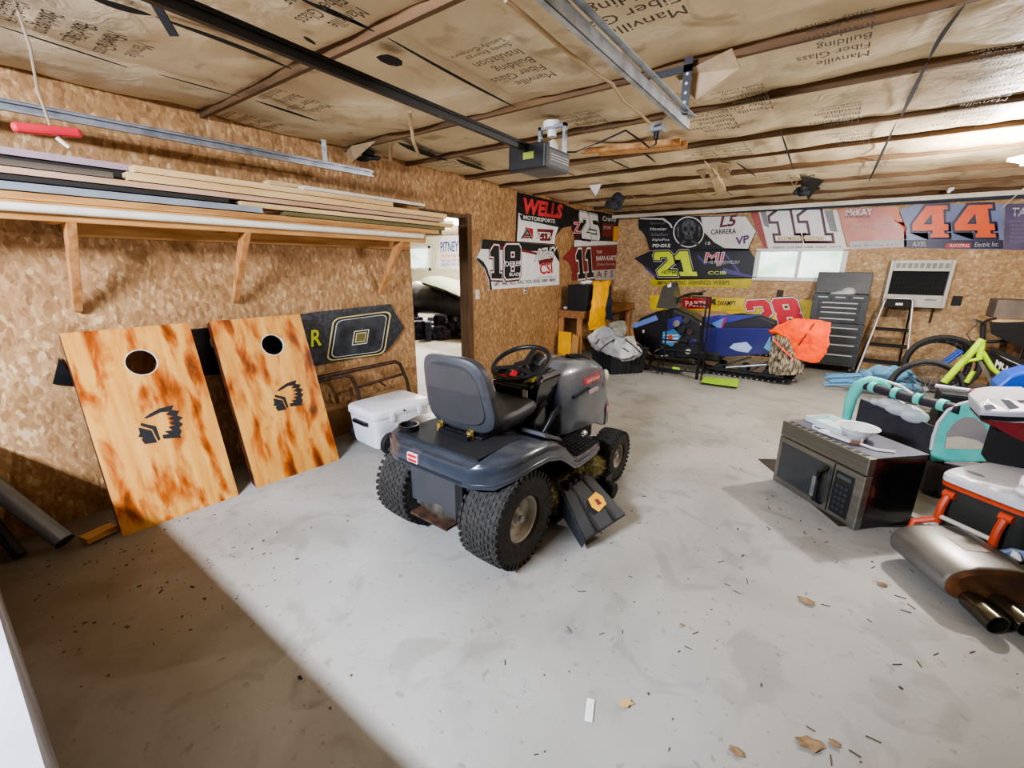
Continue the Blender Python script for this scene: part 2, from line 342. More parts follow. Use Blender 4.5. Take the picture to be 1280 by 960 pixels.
# seams, slits and holes in the paper
slit=mat('dark_gap','171310',.9)
sm=MB()
def lens(p0,p1,w,bend=0,z=CZ-.008):
    n=10; a=V(p0); b=V(p1); d=b-a; s=V((-d.y,d.x,0)).normalized(); L=[];Rr=[]
    for i in range(n+1):
        t=i/n; c=a+d*t+s*bend*math.sin(PI*t); ww=w*math.sin(PI*t)**.7*.5+.001
        L.append(V((c.x,c.y,z))+s*ww); Rr.append(V((c.x,c.y,z))-s*ww)
    sm.hexa([p+V((0,0,.002)) for p in L+Rr[::-1]],L+Rr[::-1])
for (a,b,wd,bd) in [((109,0),(190,24),.05,.01),((195,26),(365,90),.035,-.02),((320,129),(397,154),.03,0),((0,37),(160,88),.012,0),((200,97),(300,124),.01,0),((369,0),(461,39),.02,.01),((400,11),(468,44),.02,0),((485,52),(644,137),.02,.01),
   ((497,180),(560,203),.10,.02),((570,201),(608,215),.08,.01),((1205,11),(1160,79),.016,.01),((1158,82),(1125,150),.02,0),((1120,155),(1085,230),.018,0),((975,165),(992,215),.012,0),((1005,0),(1040,40),.0,0),((380,50),(395,60),.02,0),((760,200),(790,214),.02,0),((800,190),(820,205),.02,0),((920,205),(945,222),.02,0),((700,213),(720,222),.015,0)]:
    if wd: lens(PZ(*a,CZ-.02),PZ(*b,CZ-.02),wd,bd,CZ-.008)
def blob(px,py,r,z=CZ-.012,el=1.3):
    c=PZ(px,py,z); pts=[c+V((math.cos(t)*r*(1+.25*rnd.random()),math.sin(t)*r*el*(1+.25*rnd.random()),0)) for t in [2*PI*i/9 for i in range(9)]]
    sm.hexa([p+V((0,0,.002)) for p in pts],pts)
blob(488,76,.045); blob(1013,236,.09,el=2.2); blob(684,185,.03); blob(560,61,.0001)
sm.build('paper_gap',slit,ce)
# Printed marks on the paper facing
INK=mat('faded_ink','3a342c',.8,c2='5b5144',scale=30)
ink=[]
BL="Manville\nFiber Glass\nBuilding\nInsulation"
B2="Saves Energy\nSatisfy Conserv."
def stamp(px,py,w=.27,z=CZ-.035,both=True,ang=0):
    c=PZ(px,py,z); z=z-.002
    ux=V((-math.cos(R(ang)),math.sin(R(ang)),0)); uy=V((-ux.y,ux.x,0))*-1
    if uy.y<0: uy=-uy
    o=c-ux*w/2
    o.z=z
    art(BL,o-uy*.17,o-uy*.17+ux*w,o+uy*.17,INK,ce,name='lettering',off=.0,lift=0)
    if both: 
        o2=o-uy*.29
        art(B2,o2,o2+ux*w,o2+uy*.09,INK,ce,name='lettering',lift=0)
for p in [(640,88),(605,70)][:1]+[(770,12),(735,157),(888,156),(680,60)][:3]: stamp(*p,w=.30 if p!=(770,12) else .42)
for p in [(118,50),(78,35),(368,128),(312,152),(385,5),(1040,60),(1042,148),(1240,85),(1200,150),(930,130),(745,215),(915,190),(560,205),(875,195),(1060,175),(970,222),(1085,205),(1225,120)]: stamp(*p,w=.26)
# torn paper and insulation hanging down
INSUL=mat('dusty_insulation','3b3d40',.95,c2='1f2024',scale=40,bump=.8)
PAPER=mat('torn_paper','b8a182',.7,c2='94805f',scale=6)
def tuft(px,py,r,h,name='insulation_tuft',z=CZ-.01,mt=INSUL):
    c=PZ(px,py,z); mb=MB(); 
    for i in range(9):
        a=rnd.random()*6.28; q=c+V((math.cos(a)*r*.6,math.sin(a)*r*.6,-rnd.random()*h)); mb.ball(q,(r*(.4+rnd.random()*.4),r*(.4+rnd.random()*.4),h*(.2+.3*rnd.random())),8,6)
    return mb.build(name,mt,ce)
def flap(pts,name='torn_flap',mt=PAPER):
    mb=MB(); mb.v=[tuple(p) for p in pts]; mb.f=[tuple(range(len(pts)))]; return mb.build(name,mt,ce,solid=.004)
tuft(462,192,.09,.05); tuft(766,240,.12,.18); tuft(1004,232,.07,.10); tuft(898,225,.05,.05); tuft(1190,235,.03,.04,mt=WHITE)
flap([PZ(425,200,CZ),PZ(440,182,CZ-.01),PZ(470,176,CZ),PZ(440,203,CZ-.1)]);flap([PZ(486,178,CZ),PZ(492,180,CZ),PZ(490,200,CZ-.02),PZ(486,203,CZ-.05)])
flap([PZ(880,200,CZ),PZ(902,220,CZ),PZ(908,238,CZ-.1),PZ(895,242,CZ-.12)]);flap([PZ(736,232,CZ),PZ(752,230,CZ),PZ(745,245,CZ-.12)],mt=WHITE)
flap([PZ(1000,220,CZ),PZ(1030,225,CZ),PZ(1010,250,CZ-.08)],mt=slit)
flap([PZ(845,95,CZ),PZ(915,60,CZ),PZ(925,85,CZ-.06),PZ(870,125,CZ-.14)]);
for a,b,c in (((513,138),(516,165),(524,197)),((632,0),(660,30),(700,62)),):
    pass
for i,(x,y,sx) in enumerate(((868,238,30),(890,240,26),(742,248,12),(905,215,16),(985,228,14),(1000,222,18),(770,248,26))):
    P=[PZ(x+sx*t,y+4*math.sin(t*7+i),CZ-.03-.05*abs(math.sin(t*9+i))) for t in [k/7 for k in range(8)]]
    MB().tube(P,.004,6).build('loose_wire',BLK if i%2 else mat('old_cable','a58c66',.6),ce)
flap([PZ(896,203,CZ),PZ(915,206,CZ-.02),PZ(912,226,CZ-.09),PZ(900,222,CZ-.05)]);flap([PZ(870,215,CZ),PZ(884,212,CZ),PZ(880,224,CZ-.05)]);flap([PZ(828,150,CZ-.01),PZ(850,128,CZ),PZ(872,118,CZ-.05),PZ(858,140,CZ-.05)])
# loose ribbon of paper tape and wiring
tag(MB().tube([PZ(512,140,CZ-.02),PZ(514,158,CZ-.04),PZ(517,178,CZ-.1),PZ(525,198,CZ-.13)],.012,8,flat=.3).build('hanging_paper_strip',PAPER),'twisted strip of tan paper hanging below the ceiling beside the dark opener rail','paper')
tag(MB().tube([PZ(632,0,CZ-.02),PZ(668,30,CZ-.02),PZ(705,62,CZ-.01),PZ(745,92,CZ-.03),PZ(765,104,CZ-.02),PZ(778,125,CZ-.03),PZ(800,142,CZ-.03),PZ(813,155,CZ-.03)],.009,8).build('electrical_cable',mat('old_cable','a58c66',.6)),'tan electrical cable stapled across the paper ceiling to a junction box','cable')
jb=PZ(822,160,CZ-.03)
o=thing('ceiling_outlet','grey ceiling outlet box with a black plug hanging in it','outlet',jb)
MB().box((0,0,0),(.09,.09,.05)).build('box',GREY,o,bev=.006); MB().cyl((0,-.01,-.02),(0,-.01,-.07),.018).build('plug',BLK,o)
pts=[PZ(692,191,2.28),PZ(720,190,2.3),PZ(745,180,2.38),PZ(782,163,2.45),PZ(800,175,2.35),PZ(812,185,2.27),PZ(820,180,2.32),jb-V((0,.01,.07))]
tag(MB().tube(pts,.006,8).build('power_cord',BLK),'thin black cord looping from the opener motor to the ceiling outlet','cord')
# short board screwed across the trusses
a,b=PZ(748,190,CZ-.04),PZ(858,180,CZ-.04)
tag(MB().bar(a+V((0,.02,0)),b+V((0,.02,0)),.10,.038).bar(a+V((-.1,-.09,0)),b+V((-.02,-.09,0)),.06,.035).build('mounting_board',PINE),'short reddish pine board fixed under the trusses near the opener motor','board')
# white angle strips at the top of the far wall
o=MB().b2((WX+.02,FY-.35,2.40),(2.2,FY-.31,2.455)).build('trim_2',OFFW); struct(o)
MB().cyl((0,0,0),(1,0,0),.01)
tag(MB().cyl((WX+1.8,FY-.12,2.43),(RX-.2,FY-.14,2.40),.028).build('round_bar',mat('blue_bar','31475e',.4)),'long dark blue bar running above the racing panels on the far wall','bar')
# door way trims
o=MB().b2((WX-.13,DY1,0),(WX+.015,DY1+.075,DZ+.05)).build('trim_3',DARKW); struct(o)
o=MB().b2((WX-.13,DY0,DZ),(WX+.015,DY1,DZ+.04)).build('trim_4',DARKW); struct(o)
# ---------------------------------------------------------------- the next room
CREAM=mat('cream_wall','d9d2bd',.8,emit=.0)
struct(MB().b2((-14.5,11.5,0),(WX,11.6,2.6)).build('wall_back',CREAM))
struct(MB().b2((-14.5,-2.5,0),(-14.4,11.6,2.6)).build('wall_outer',CREAM))
struct(MB().b2((-14.5,-2.5,2.5),(WX-.12,11.6,2.6)).build('ceiling_2' ,KRAFT))
struct(MB().b2((WX-.12,FY,0),(WX,11.6,2.6)).build('wall_side',CREAM))
n_=(0,-1,0)
def NB(x,y): return PY(x,y,11.49)
a,b=NB(514,311),NB(537,335); 
o=MB().b2((a.x,11.46,b.z),(b.x,11.5,a.z)).build('pane',GLASS); wf=thing('window_2','small bright window on the cream wall of the next room','window',(0,0,0)); wf['kind']='structure'; o.parent=wf
MB().b2((a.x-.08,11.44,b.z-.08),(b.x+.08,11.49,b.z)).b2((a.x-.08,11.44,a.z),(b.x+.08,11.49,a.z+.08)).b2((b.x,11.44,b.z-.08),(b.x+.08,11.49,a.z+.08)).b2((a.x-.08,11.44,b.z-.08),(a.x,11.49,a.z+.08)).build('window_frame',WHITE,wf)
pn=patch([NB(*p) for p in((553,288),(603,285),(604,337),(545,336),(546,322),(551,300))],n_,WHITE,None,'race_panel',lift=.01,t=.008)
tag(pn,'white racing body panel with red and blue lettering seen through the doorway','panel')
art('PITNEY',NB(551,315),NB(573,314),NB(551,303),mat('ink_blue','2d4f8f',.5),pn,off=.02,lift=.014,normal=n_)
for i,(y,c) in enumerate(((322,RED),(328,RED),(333,BLUE))): art('RACING PARTS',NB(552,y),NB(574,y-.5),NB(552,y-4),c,pn,lift=.014,normal=n_)
art('21',NB(575,331),NB(588,330),NB(577,300),RED,pn,digits=True,outl=[(.03,BLK)],lift=.014,normal=n_)
pn=patch([NB(*p) for p in((512,284),(596,276),(596,288),(512,296))],n_,OFFW,None,'race_panel',lift=.01,t=.008); tag(pn,'long pale panel high on the wall seen through the doorway','panel')
art('VAN  REED  HANDY',NB(514,294),NB(545,292),NB(514,291),RED,pn,lift=.014,normal=n_)
patch([NB(*p) for p in((569,284),(590,282),(590,290),(570,290))],n_,RED,pn,lift=.013)
# next-room clutter
def G(x,y): return PZ(x,y,0)
c=G(540,418)
o=thing('covered_snowmobile','dark snowmobile body under a draped green cover seen through the doorway','snowmobile',c,0)
k=1.0
P=[(-1.7,0,.95),(-.9,.1,1.12),(0,.1,1.15),(.9,.1,1.0),(1.5,.1,.75)]
MB().loft([ell((x,y+.3,z-.35),(0,1,0),(0,0,1),.45*s,.38*s,12) for (x,y,z),s in zip(P,(.9,1,1,.8,.15))]).build('body',mat('dark_body','26272c',.3,c2='5a5c63',scale=3),o,smooth=True)
MB().loft([ell((x,.3,z),(0,1,0),(0,0,1),.5*s,.12*s,10) for x,z,s in((-.1,1.18,1),(.6,1.05,1),(1.3,.82,.8),(1.7,.66,.1))]).build('cover',mat('olive_cover','6c7160',.7),o,smooth=True)
MB().bar((-1.7,-.1,.12),(1.0,-.1,.12),.2,.05).bar((-1.7,.7,.12),(1.0,.7,.12),.2,.05).bar((-1.2,.3,.12),(-1,.3,.7),.1,.1).bar((.4,.3,.12),(.2,.3,.7),.1,.1).build('ski',BLK,o)
c=G(566,402); o=thing('storage_tub','large grey storage tub with a blue jug, seen through the doorway','tub',c)
MB().hexa([(-.7,-.05,0),(1,-.05,0),(1,1,0),(-.7,1,0)],[(-.55,-.1,.75),(1.2,-.1,.75),(1.2,1.1,.75),(-.55,1.1,.75)]).build('tub',DGREY,o,bev=.03)
MB().b2((-.75,-.25,0),(1,-.08,.08)).build('base',BLK,o)
c=G(578,398); tag(MB().b2((c.x-.2,c.y-.6,.12),(c.x+.15,c.y-.3,.45)).cyl((c.x,c.y-.45,.45),(c.x,c.y-.45,.55),.05).build('blue_jug',mat('jug_blue','5b7fc4',.3)),'blue plastic jug by the grey tub in the next room','jug')
p0,p1=PZ(518,391,.28),PZ(551,387,.28)
o=thing('snow_shovel','orange and white shovel lying across clutter in the next room','shovel',(0,0,0))
MB().cyl(p0,p1,.03,n=8).build('handle',OFFW,o)
MB().box(p1+V((.2,0,0)),(.5,.08,.5),(0,8,0)).build('blade',mat('shovel_orange','e8603a',.5),o,bev=.05); MB().box(p1+V((.52,0,.02)),(.16,.09,.48),(0,8,0)).build('blade_edge',WHITE,o,bev=.05)
c=G(545,425); o=MB()
for i in range(26): 
    q=c+V((-1.6+rnd.random()*1.9,rnd.random()*.9-.2,0)); h=.1+rnd.random()*.35; o.box((q.x,q.y,h/2),(.1+rnd.random()*.2,.1+rnd.random()*.2,h),(0,0,rnd.random()*90))
o=o.build('floor_clutter',mat('clutter','3a3f5a',.5,c2='14151c',scale=12,lo=.45,hi=.55),bev=.01); tag(o,'pile of dark blue and black odds and ends on the next room floor','clutter'); o['kind']='stuff'
# ---------------------------------------------------------------- lights
def area(n,loc,rot,sx,sy,e,c,spread=180):
    l=bpy.data.lights.new(n,'AREA'); l.shape='RECTANGLE'; l.size=sx; l.size_y=sy; l.energy=e; l.color=c; l.spread=R(spread)
    o=bpy.data.objects.new(n,l); COL.objects.link(o); o.location=loc; o.rotation_euler=[R(a) for a in rot]; return o
def point(n,loc,e,c,r=.05):
    l=bpy.data.lights.new(n,'POINT'); l.energy=e; l.color=c; l.shadow_soft_size=r
    o=bpy.data.objects.new(n,l); COL.objects.link(o); o.location=loc; return o
LED=V((.95,4.9,2.22))
point('led_light',LED,115,(1,.95,.93),.05)
area('front_daylight',(-1.6,-1.5,2.36),(38,0,0),1.0,.12,205,(.78,.84,1.0))
area('right_fill',(2.0,1.0,2.2),(25,35,0),1.5,1.0,3,(1,.85,.7))
area('room_fill',(-.3,5.6,2.3),(0,0,0),4,3,16,(1,.95,.88))
area('room_fill',(-1.2,2.5,2.3),(0,0,0),3,2,3,(1,.95,.88))
area('up_fill',(-.6,3.6,.9),(180,0,0),5,7,24,(1,.9,.78))
point('next_room_light',(-6.6,7.2,2.2),230,(1,.97,.92),.08)
point('next_room_light',(-9.5,8.5,2.2),260,(1,.97,.92),.1)
w=bpy.data.worlds.new('w'); S.world=w; w.use_nodes=True; w.node_tree.nodes['Background'].inputs[0].default_value=(.75,.82,1,1); w.node_tree.nodes['Background'].inputs[1].default_value=.12
S.view_settings.view_transform='AgX'; S.view_settings.look='AgX - Medium High Contrast'; S.view_settings.exposure=.9
S.cycles.max_bounces=8
# visible lamp fixtures
o=thing('garage_light','bright winged led shop light under the ceiling at the right edge','ceiling light',LED+V((.12,.05,.06)))
EM=mat('led_emit','ffffff',.5,emit=25)
for a in(95,215,335):
    MB().bar((math.cos(R(a))*.04,math.sin(R(a))*.04,0),(math.cos(R(a))*.2,math.sin(R(a))*.2,.02),.11,.02).build('led_wing',EM,o)
MB().cyl((0,0,-.02),(0,0,.1),.045).build('socket',WHITE,o)
a,b=PZ(1276,172,2.28),PY(1250,262,7.0)
tag(MB().cyl(LED+V((.14,.05,.0)),b,.004,n=6).build('pull_cord',WHITE),'thin white cord running from the shop light towards the far wall','cord')
o=thing('ceiling_light','bare bright bulb in the next room seen just past the lumber ends','ceiling light',PZ(571,277,2.2)); MB().ball((0,0,0),.055).build('bulb',EM,o); MB().cyl((0,0,.04),(0,0,.3),.03).build('socket',WHITE,o)
c=PZ(690,165,CZ-.06); o=thing('lamp_holder','white porcelain lamp holder with a bulb above the opener motor','lamp holder',c)
MB().cyl((0,0,.06),(0,0,.02),.06).cyl((0,0,.02),(0,0,-.03),.03).build('holder',WHITE,o,smooth=True); MB().ball((0,.02,-.09),(.035,.035,.05)).build('bulb',OFFW,o,smooth=True)
# ================================================================ RACING PANELS
NL=(1,0,0); NF=(0,-1,0)
def L_(x,y): return PX(x,y,WX+.012)
def F_(x,y): return PY(x,y,FY-.012)
def panel(name,label,pts,fn,n,mt,group=None):
    o=patch([fn(*p) for p in pts],n,mt,None,name,lift=.001,t=.010); tag(o,label,'racing panel',group); return o
def A(p,s,fn,n,bl,br,tl,mt,**k):
    k.setdefault('lift',.004); art(s,fn(*bl),fn(*br),fn(*tl),mt,p,normal=n,**k)
def Q(p,fn,n,mt,pts,lift=.0025,name='graphic'): return patch([fn(*q) for q in pts],n,mt,p,name,lift=lift)
MINI=['GRT','VAN-K','ACE','KRC','FOX','BSB','DRP','MIDWEST']
# --- 18
p=panel('race_panel','white racing body panel with big black number 18 left of the wall corner shelf',[(603,299),(640,302),(694,307),(699,320),(699,356),(612,362),(611,350),(606,336),(595,324),(601,312)],L_,NL,WHITE)
Q(p,L_,NL,BLK,[(603,299),(640,302),(694,307),(699,320),(699,328),(690,314),(660,314),(601,311)],.003)
Q(p,L_,NL,DRED,[(612,307),(640,308.5),(672,316),(672,319),(640,312),(611,310)],.004)
Q(p,L_,NL,BLK,[(606,336),(595,324),(597,322),(604,327),(609,336),(613,350),(615,362),(612,362),(611,350)],.004)
A(p,'1',L_,NL,(613,348),(627,348.5),(612,306),BLK,digits=True,outl=[(.09,BLK),(.06,RED),(.045,WHITE)])
A(p,'8',L_,NL,(630,349),(650,347),(630,306),BLK,digits=True,outl=[(.09,BLK),(.06,RED),(.045,WHITE)],lift=.005)
A(p,'DEREK',L_,NL,(631,333),(652,332),(631,327),WHITE,lift=.012,off=.02)
A(p,'BLADE',L_,NL,(636,345),(650,344.5),(636,341),WHITE,lift=.012,off=.02)
A(p,'PITNEY',L_,NL,(668,326),(692,322),(673,311),WHITE,outl=[(.06,BLK)],off=.015)
Q(p,L_,NL,DRED,[(673,326),(692,321),(690,329),(674,331)],.0035)
A(p,'CSI',L_,NL,(675,343),(690,341),(674,330),RED,outl=[(.03,WHITE)],off=.02,lift=.006)
A(p,'EXCAVATING',L_,NL,(672,348),(691,346.5),(672,346),GREY)
for i,s in enumerate(MINI): A(p,s,L_,NL,(617+i*10,357.5-i*.8),(624.5+i*10,357-i*.8),(617+i*10,352.5-i*.6),mat('ink_navy','2b3a55',.5) if i%2 else BLK,off=.01)
# --- WELLS
p=panel('race_panel','black and white racing panel lettered WELLS in red, above the number 18',[(647,240),(675,247),(704,255),(720,262),(720,281),(703,285),(694,295),(693,306),(645,302)],L_,NL,BLK)
Q(p,L_,NL,WHITE,[(648,266),(660,272),(698,284),(694,295),(693,305),(646,301.5)])
Q(p,L_,NL,mat('dark_green','17302c',.4),[(649,268),(697,276),(697,284),(665,277),(651,275)],.0035)
A(p,'WELLS',L_,NL,(653,266),(701,272.5),(655,248),mat('coral','d8454a',.4),off=.05,outl=[(.09,BLK)])
A(p,'MOTORSPORTS',L_,NL,(654,274),(693,279),(654,269),WHITE,lift=.006,off=.02)
Q(p,L_,NL,RED,[(652,298),(657,284),(666,286),(666,298)],.0035); A(p,'A',L_,NL,(651,298),(665,298.5),(652,286),BLK,outl=[(.03,LGREY)],lift=.005)
Q(p,L_,NL,DRED,[(671,286),(692,287),(688,301),(675,301)],.0035); A(p,'ZTR',L_,NL,(671,297.5),(689,298),(671,290),WHITE,outl=[(.06,BLK)],lift=.005,off=.02)
# --- 25
p=panel('race_panel','dark racing panel with white number 25 nearest the wall corner',[(720,262),(752,265),(777,272),(773,285),(773,306),(716,309),(719,297),(715,285)],L_,NL,BLK)
Q(p,L_,NL,MAROON,[(716,272),(724,273),(727,296),(718,300),(719,292),(715,285)]); Q(p,L_,NL,WHITE,[(718,300),(772,302),(772,305.5),(717,308.5)],.0035)
A(p,'25',L_,NL,(727,298),(750,301),(723,264),WHITE,digits=True,gap=.06,outl=[(.09,BLK),(.05,WHITE),(.02,BLK)],off=.0)
A(p,'Cranny',L_,NL,(753,278),(770,279),(753,270),WHITE,off=.01); Q(p,L_,NL,DRED,[(753,279),(768,280),(768,296),(753,295)])
Q(p,L_,NL,YEL,[(767,283),(773,283),(772,301),(766,301)],.0035); A(p,'JO DRY',L_,NL,(754,287),(764,288),(754,282),WHITE,lift=.004)
A(p,'Z',L_,NL,(717,291),(725,291),(717,278),RED,outl=[(.04,WHITE)])
# --- 11 red
p=panel('race_panel','red racing panel with black number 11 above the workbench',[(716,309),(773,307),(770,350),(715,350),(716,340),(712,328),(703,323)],L_,NL,mat('brick_red','8e2f35',.4))
Q(p,L_,NL,LGREY,[(742,338),(771,336),(770,350),(744,350)])
A(p,'11',L_,NL,(722,349),(742,346),(719,312),BLK,digits=True,gap=.1,outl=[(.06,WHITE)])
A(p,'NAPA KARTS',L_,NL,(745,326),(770,325),(745,320),WHITE,lift=.006,off=.02); A(p,'TEAM',L_,NL,(745,317),(752,317),(745,313),WHITE)
A(p,'Dirty Racing',L_,NL,(746,333),(768,332),(746,329),OFFW,lift=.006); A(p,'A F S',L_,NL,(745,347),(766,346),(745,339),DRED,lift=.006)
# --- skull panel
p=panel('race_panel','black and white racing panel with a skull in a ring, upper far wall',[(798,271),(841,270),(932,270),(946,289),(938,306),(936,313),(812,313),(808,298),(803,290),(798,286)],F_,NF,BLK)
Q(p,F_,NF,WHITE,[(876,271),(932,270.5),(945,289),(937,306),(935,311),(905,310),(893,303),(880,290),(878,280)])
def ring(p,fn,n,c,r,w,mt,lift,k=28,sy=1):
    a=[(c[0]+math.cos(2*PI*i/k)*r,c[1]+math.sin(2*PI*i/k)*r*sy) for i in range(k)]; b=[(c[0]+math.cos(2*PI*i/k)*(r-w),c[1]+math.sin(2*PI*i/k)*(r-w)*sy) for i in range(k)]
    mb=MB(); P=[V(fn(*q))+V(n)*lift for q in a+b]; mb.v=[tuple(x) for x in P]; mb.f=[(i,(i+1)%k,k+(i+1)%k,k+i) for i in range(k)]; mb.build('graphic',mt,p)
Q(p,F_,NF,BLK,[(861+math.cos(a)*18,290+math.sin(a)*18.5) for a in [2*PI*i/24 for i in range(24)]],.004)
ring(p,F_,NF,(861,290),19.5,1.5,WHITE,.006)
SK=mat('skull_grey','6d7075',.5,c2='3c3e42',scale=30)
Q(p,F_,NF,SK,[(852,282),(855,276),(861,274),(867,276),(870,282),(869,290),(866,293),(866,299),(856,299),(856,293),(853,290)],.006)
for x in(857,865): Q(p,F_,NF,BLK,[(x-2.5,284),(x,283),(x+2.3,285),(x+1.5,289),(x-2,288.5)],.008)
Q(p,F_,NF,BLK,[(860,290),(862,290),(862,293),(860,293)],.008)
for x in(858,860.5,863): Q(p,F_,NF,BLK,[(x,295),(x+.7,295),(x+.7,299),(x,299)],.008)
for s in(-1,1): Q(p,F_,NF,SK,[(861+s*5,300),(861+s*13,305),(861+s*11,307),(861+s*3,302)],.006); Q(p,F_,NF,SK,[(861+s*12,280),(861+s*15,285),(861+s*14,296),(861+s*12,296)],.006)
Q(p,F_,NF,WHITE,[(800,272),(830,272.5),(839,280),(841,285),(839,285),(836,280),(828,275),(799,274)],.004)
for i,s in enumerate(['Quickcar','Hoosier','Schaeffers','AlphaPlus','PENSKE']): A(p,s,F_,NF,(812+i,281+i*7),(832+i*1.5,281+i*7),(812+i,277+i*7),WHITE if i in(1,3,4) else GREY,off=.02 if i==4 else .005)
A(p,'L5',F_,NF,(900,284),(918,282),(903,271),DRED,outl=[(.03,BLK)],lift=.006); A(p,'CARRERA',F_,NF,(889,293),(920,292),(889,287),BLK,off=.02); 
A(p,'VP',F_,NF,(920,306),(936,303),(920,297),mat('violet','5a2a7a',.4),outl=[(.03,LGREY)],off=.03,lift=.006); A(p,'18',F_,NF,(882,306),(888,306),(882,302),WHITE)
# --- 21
p=panel('race_panel','black racing panel with neon yellow number 21 on the far wall',[(793,323),(812,314),(936,311),(947,328),(941,348),(820,350),(815,340)],F_,NF,BLK)
A(p,'21',F_,NF,(823,345),(872,345),(816,315),NEON,digits=True,gap=.04,outl=[(.07,WHITE),(.05,BLK)])
A(p,'HOYER',F_,NF,(828,342.5),(846,342.5),(828,338),BLK,lift=.012,off=.02)
A(p,'MJ',F_,NF,(880,332),(902,332),(883,316),mat('pink_red','c8465a',.4),outl=[(.03,WHITE)]); A(p,'MEYERS JEWELRY',F_,NF,(886,331),(925,331),(886,326),LGREY,lift=.007)
for q in(((903,314),(905,314),(926,340),(922,340)),((905,335),(941,345),(941,347),(900,341)),((872,318),(885,330),(880,331),(872,321)),((806,332),(820,344),(819,347),(806,335))): Q(p,F_,NF,PURP,q,.003)
A(p,'CCIB',F_,NF,(885,343),(908,343),(885,339),NEON,off=.01)
# --- yellow strip under 21
p=panel('race_panel','narrow yellow sponsor panel just under the number 21',[(812,349),(941,347),(938,360),(815,358)],F_,NF,mat('yellow_green','cfc02c',.45,c2='b7a81f'))
A(p,'IMPACT SIGNS  AWNINGS  WRAPS',F_,NF,(822,356),(912,356),(822,351),mat('olive_ink','5a5e20',.5),off=.01)
# --- 28
p=panel('race_panel','yellow racing panel with red number 28 behind the snowmobile',[(812,369),(905,372),(1015,375),(1017,404),(1010,424),(952,423),(935,404),(905,389),(813,387)],F_,NF,mat('panel_yellow','ecd22a',.4,c2='d6bc20'))
A(p,'28',F_,NF,(942,412),(1008,410),(930,376),mat('bright_red','dc2430',.35),digits=True,gap=.1,outl=[(.06,BLK),(.04,WHITE)])
Q(p,F_,NF,RED,[(845,372),(888,373),(888,386),(850,386)]); A(p,'PARTS',F_,NF,(857,383),(883,384),(857,376),WHITE,lift=.004,off=.02)
A(p,'SWAMPY',F_,NF,(897,382),(920,382),(897,376),BLK,off=.02); A(p,'4',F_,NF,(889,381),(895,381),(889,374),BLK,digits=True)
# --- 11 white/maroon
p=panel('race_panel','white racing panel with big outlined number 11 above the window',[(938,263),(950,262),(1046,262),(1059,312),(963,315),(950,290)],F_,NF,WHITE)
Q(p,F_,NF,mat('brick_red2','a5453a',.4),[(938,264),(948,263),(961,314),(957,314),(948,292)])
Q(p,F_,NF,GREY,[(1030,263),(1041,263),(1047,290),(1038,289)]); Q(p,F_,NF,GREY,[(950,263),(957,263),(962,285),(955,282)])
A(p,'11',F_,NF,(968,301),(1040,301),(961,264),WHITE,digits=True,gap=-.02,outl=[(.085,MAROON)])
A(p,'BLUMSCHROEDER',F_,NF,(973,300),(1030,300),(973,296),GOLD,lift=.010,off=.03)
A(p,'FASTEQ  SCW  KAH  KARR  GRANT  SHOCK',F_,NF,(967,311),(1052,310.5),(967,308),BLK,off=.01)
# --- McKay
p=panel('race_panel','faded red racing panel between the numbers 11 and 44',[(1046,261),(1122,258),(1133,285),(1133,309),(1061,313)],F_,NF,mat('faded_red','b5604f',.35,c2='c98a72',scale=3))
A(p,'McKAY',F_,NF,(1058,270),(1090,268.5),(1058,262),WHITE,off=.02,outl=[(.05,BLK)]); A(p,'CORPORATION',F_,NF,(1056,273),(1087,272),(1056,270),BLK,off=.01)
A(p,'Rice Lake Speedway',F_,NF,(1066,283),(1115,282),(1066,279),LGREY); A(p,'Fairchild Auto',F_,NF,(1066,289),(1105,288),(1066,285),LGREY); Q(p,F_,NF,mat('burnt_orange','d67a4a',.4),[(1105,260),(1121,259),(1132,284),(1118,275)])
Q(p,F_,NF,LGREY,[(1062,302),(1133,299),(1133,308),(1063,312)]); A(p,'MDI  Precision  RACE',F_,NF,(1066,309),(1125,307),(1066,306),NAVY,lift=.004)
# --- 44
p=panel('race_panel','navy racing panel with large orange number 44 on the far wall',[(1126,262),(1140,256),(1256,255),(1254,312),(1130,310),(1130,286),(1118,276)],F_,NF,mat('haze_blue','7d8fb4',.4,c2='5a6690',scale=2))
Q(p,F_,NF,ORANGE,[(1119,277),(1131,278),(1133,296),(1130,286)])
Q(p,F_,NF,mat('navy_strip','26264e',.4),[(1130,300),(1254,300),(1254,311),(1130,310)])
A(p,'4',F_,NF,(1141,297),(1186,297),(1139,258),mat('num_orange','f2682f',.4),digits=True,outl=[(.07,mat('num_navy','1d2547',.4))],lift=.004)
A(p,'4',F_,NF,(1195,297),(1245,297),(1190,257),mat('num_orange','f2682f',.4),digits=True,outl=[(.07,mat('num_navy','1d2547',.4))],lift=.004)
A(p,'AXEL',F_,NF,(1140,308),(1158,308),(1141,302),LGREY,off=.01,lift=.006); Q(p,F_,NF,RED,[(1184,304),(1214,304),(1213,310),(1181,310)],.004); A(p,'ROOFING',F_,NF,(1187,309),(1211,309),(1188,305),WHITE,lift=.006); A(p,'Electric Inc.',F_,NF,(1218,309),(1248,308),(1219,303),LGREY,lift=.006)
# --- last
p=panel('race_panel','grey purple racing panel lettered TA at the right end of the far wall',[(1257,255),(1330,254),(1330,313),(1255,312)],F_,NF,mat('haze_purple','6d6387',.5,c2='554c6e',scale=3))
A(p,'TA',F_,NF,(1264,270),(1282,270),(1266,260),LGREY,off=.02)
for i in range(6): A(p,'SPONSOR LIST'[:6+i],F_,NF,(1262,278+i*5),(1290,278+i*5),(1262,275.5+i*5),GREY)
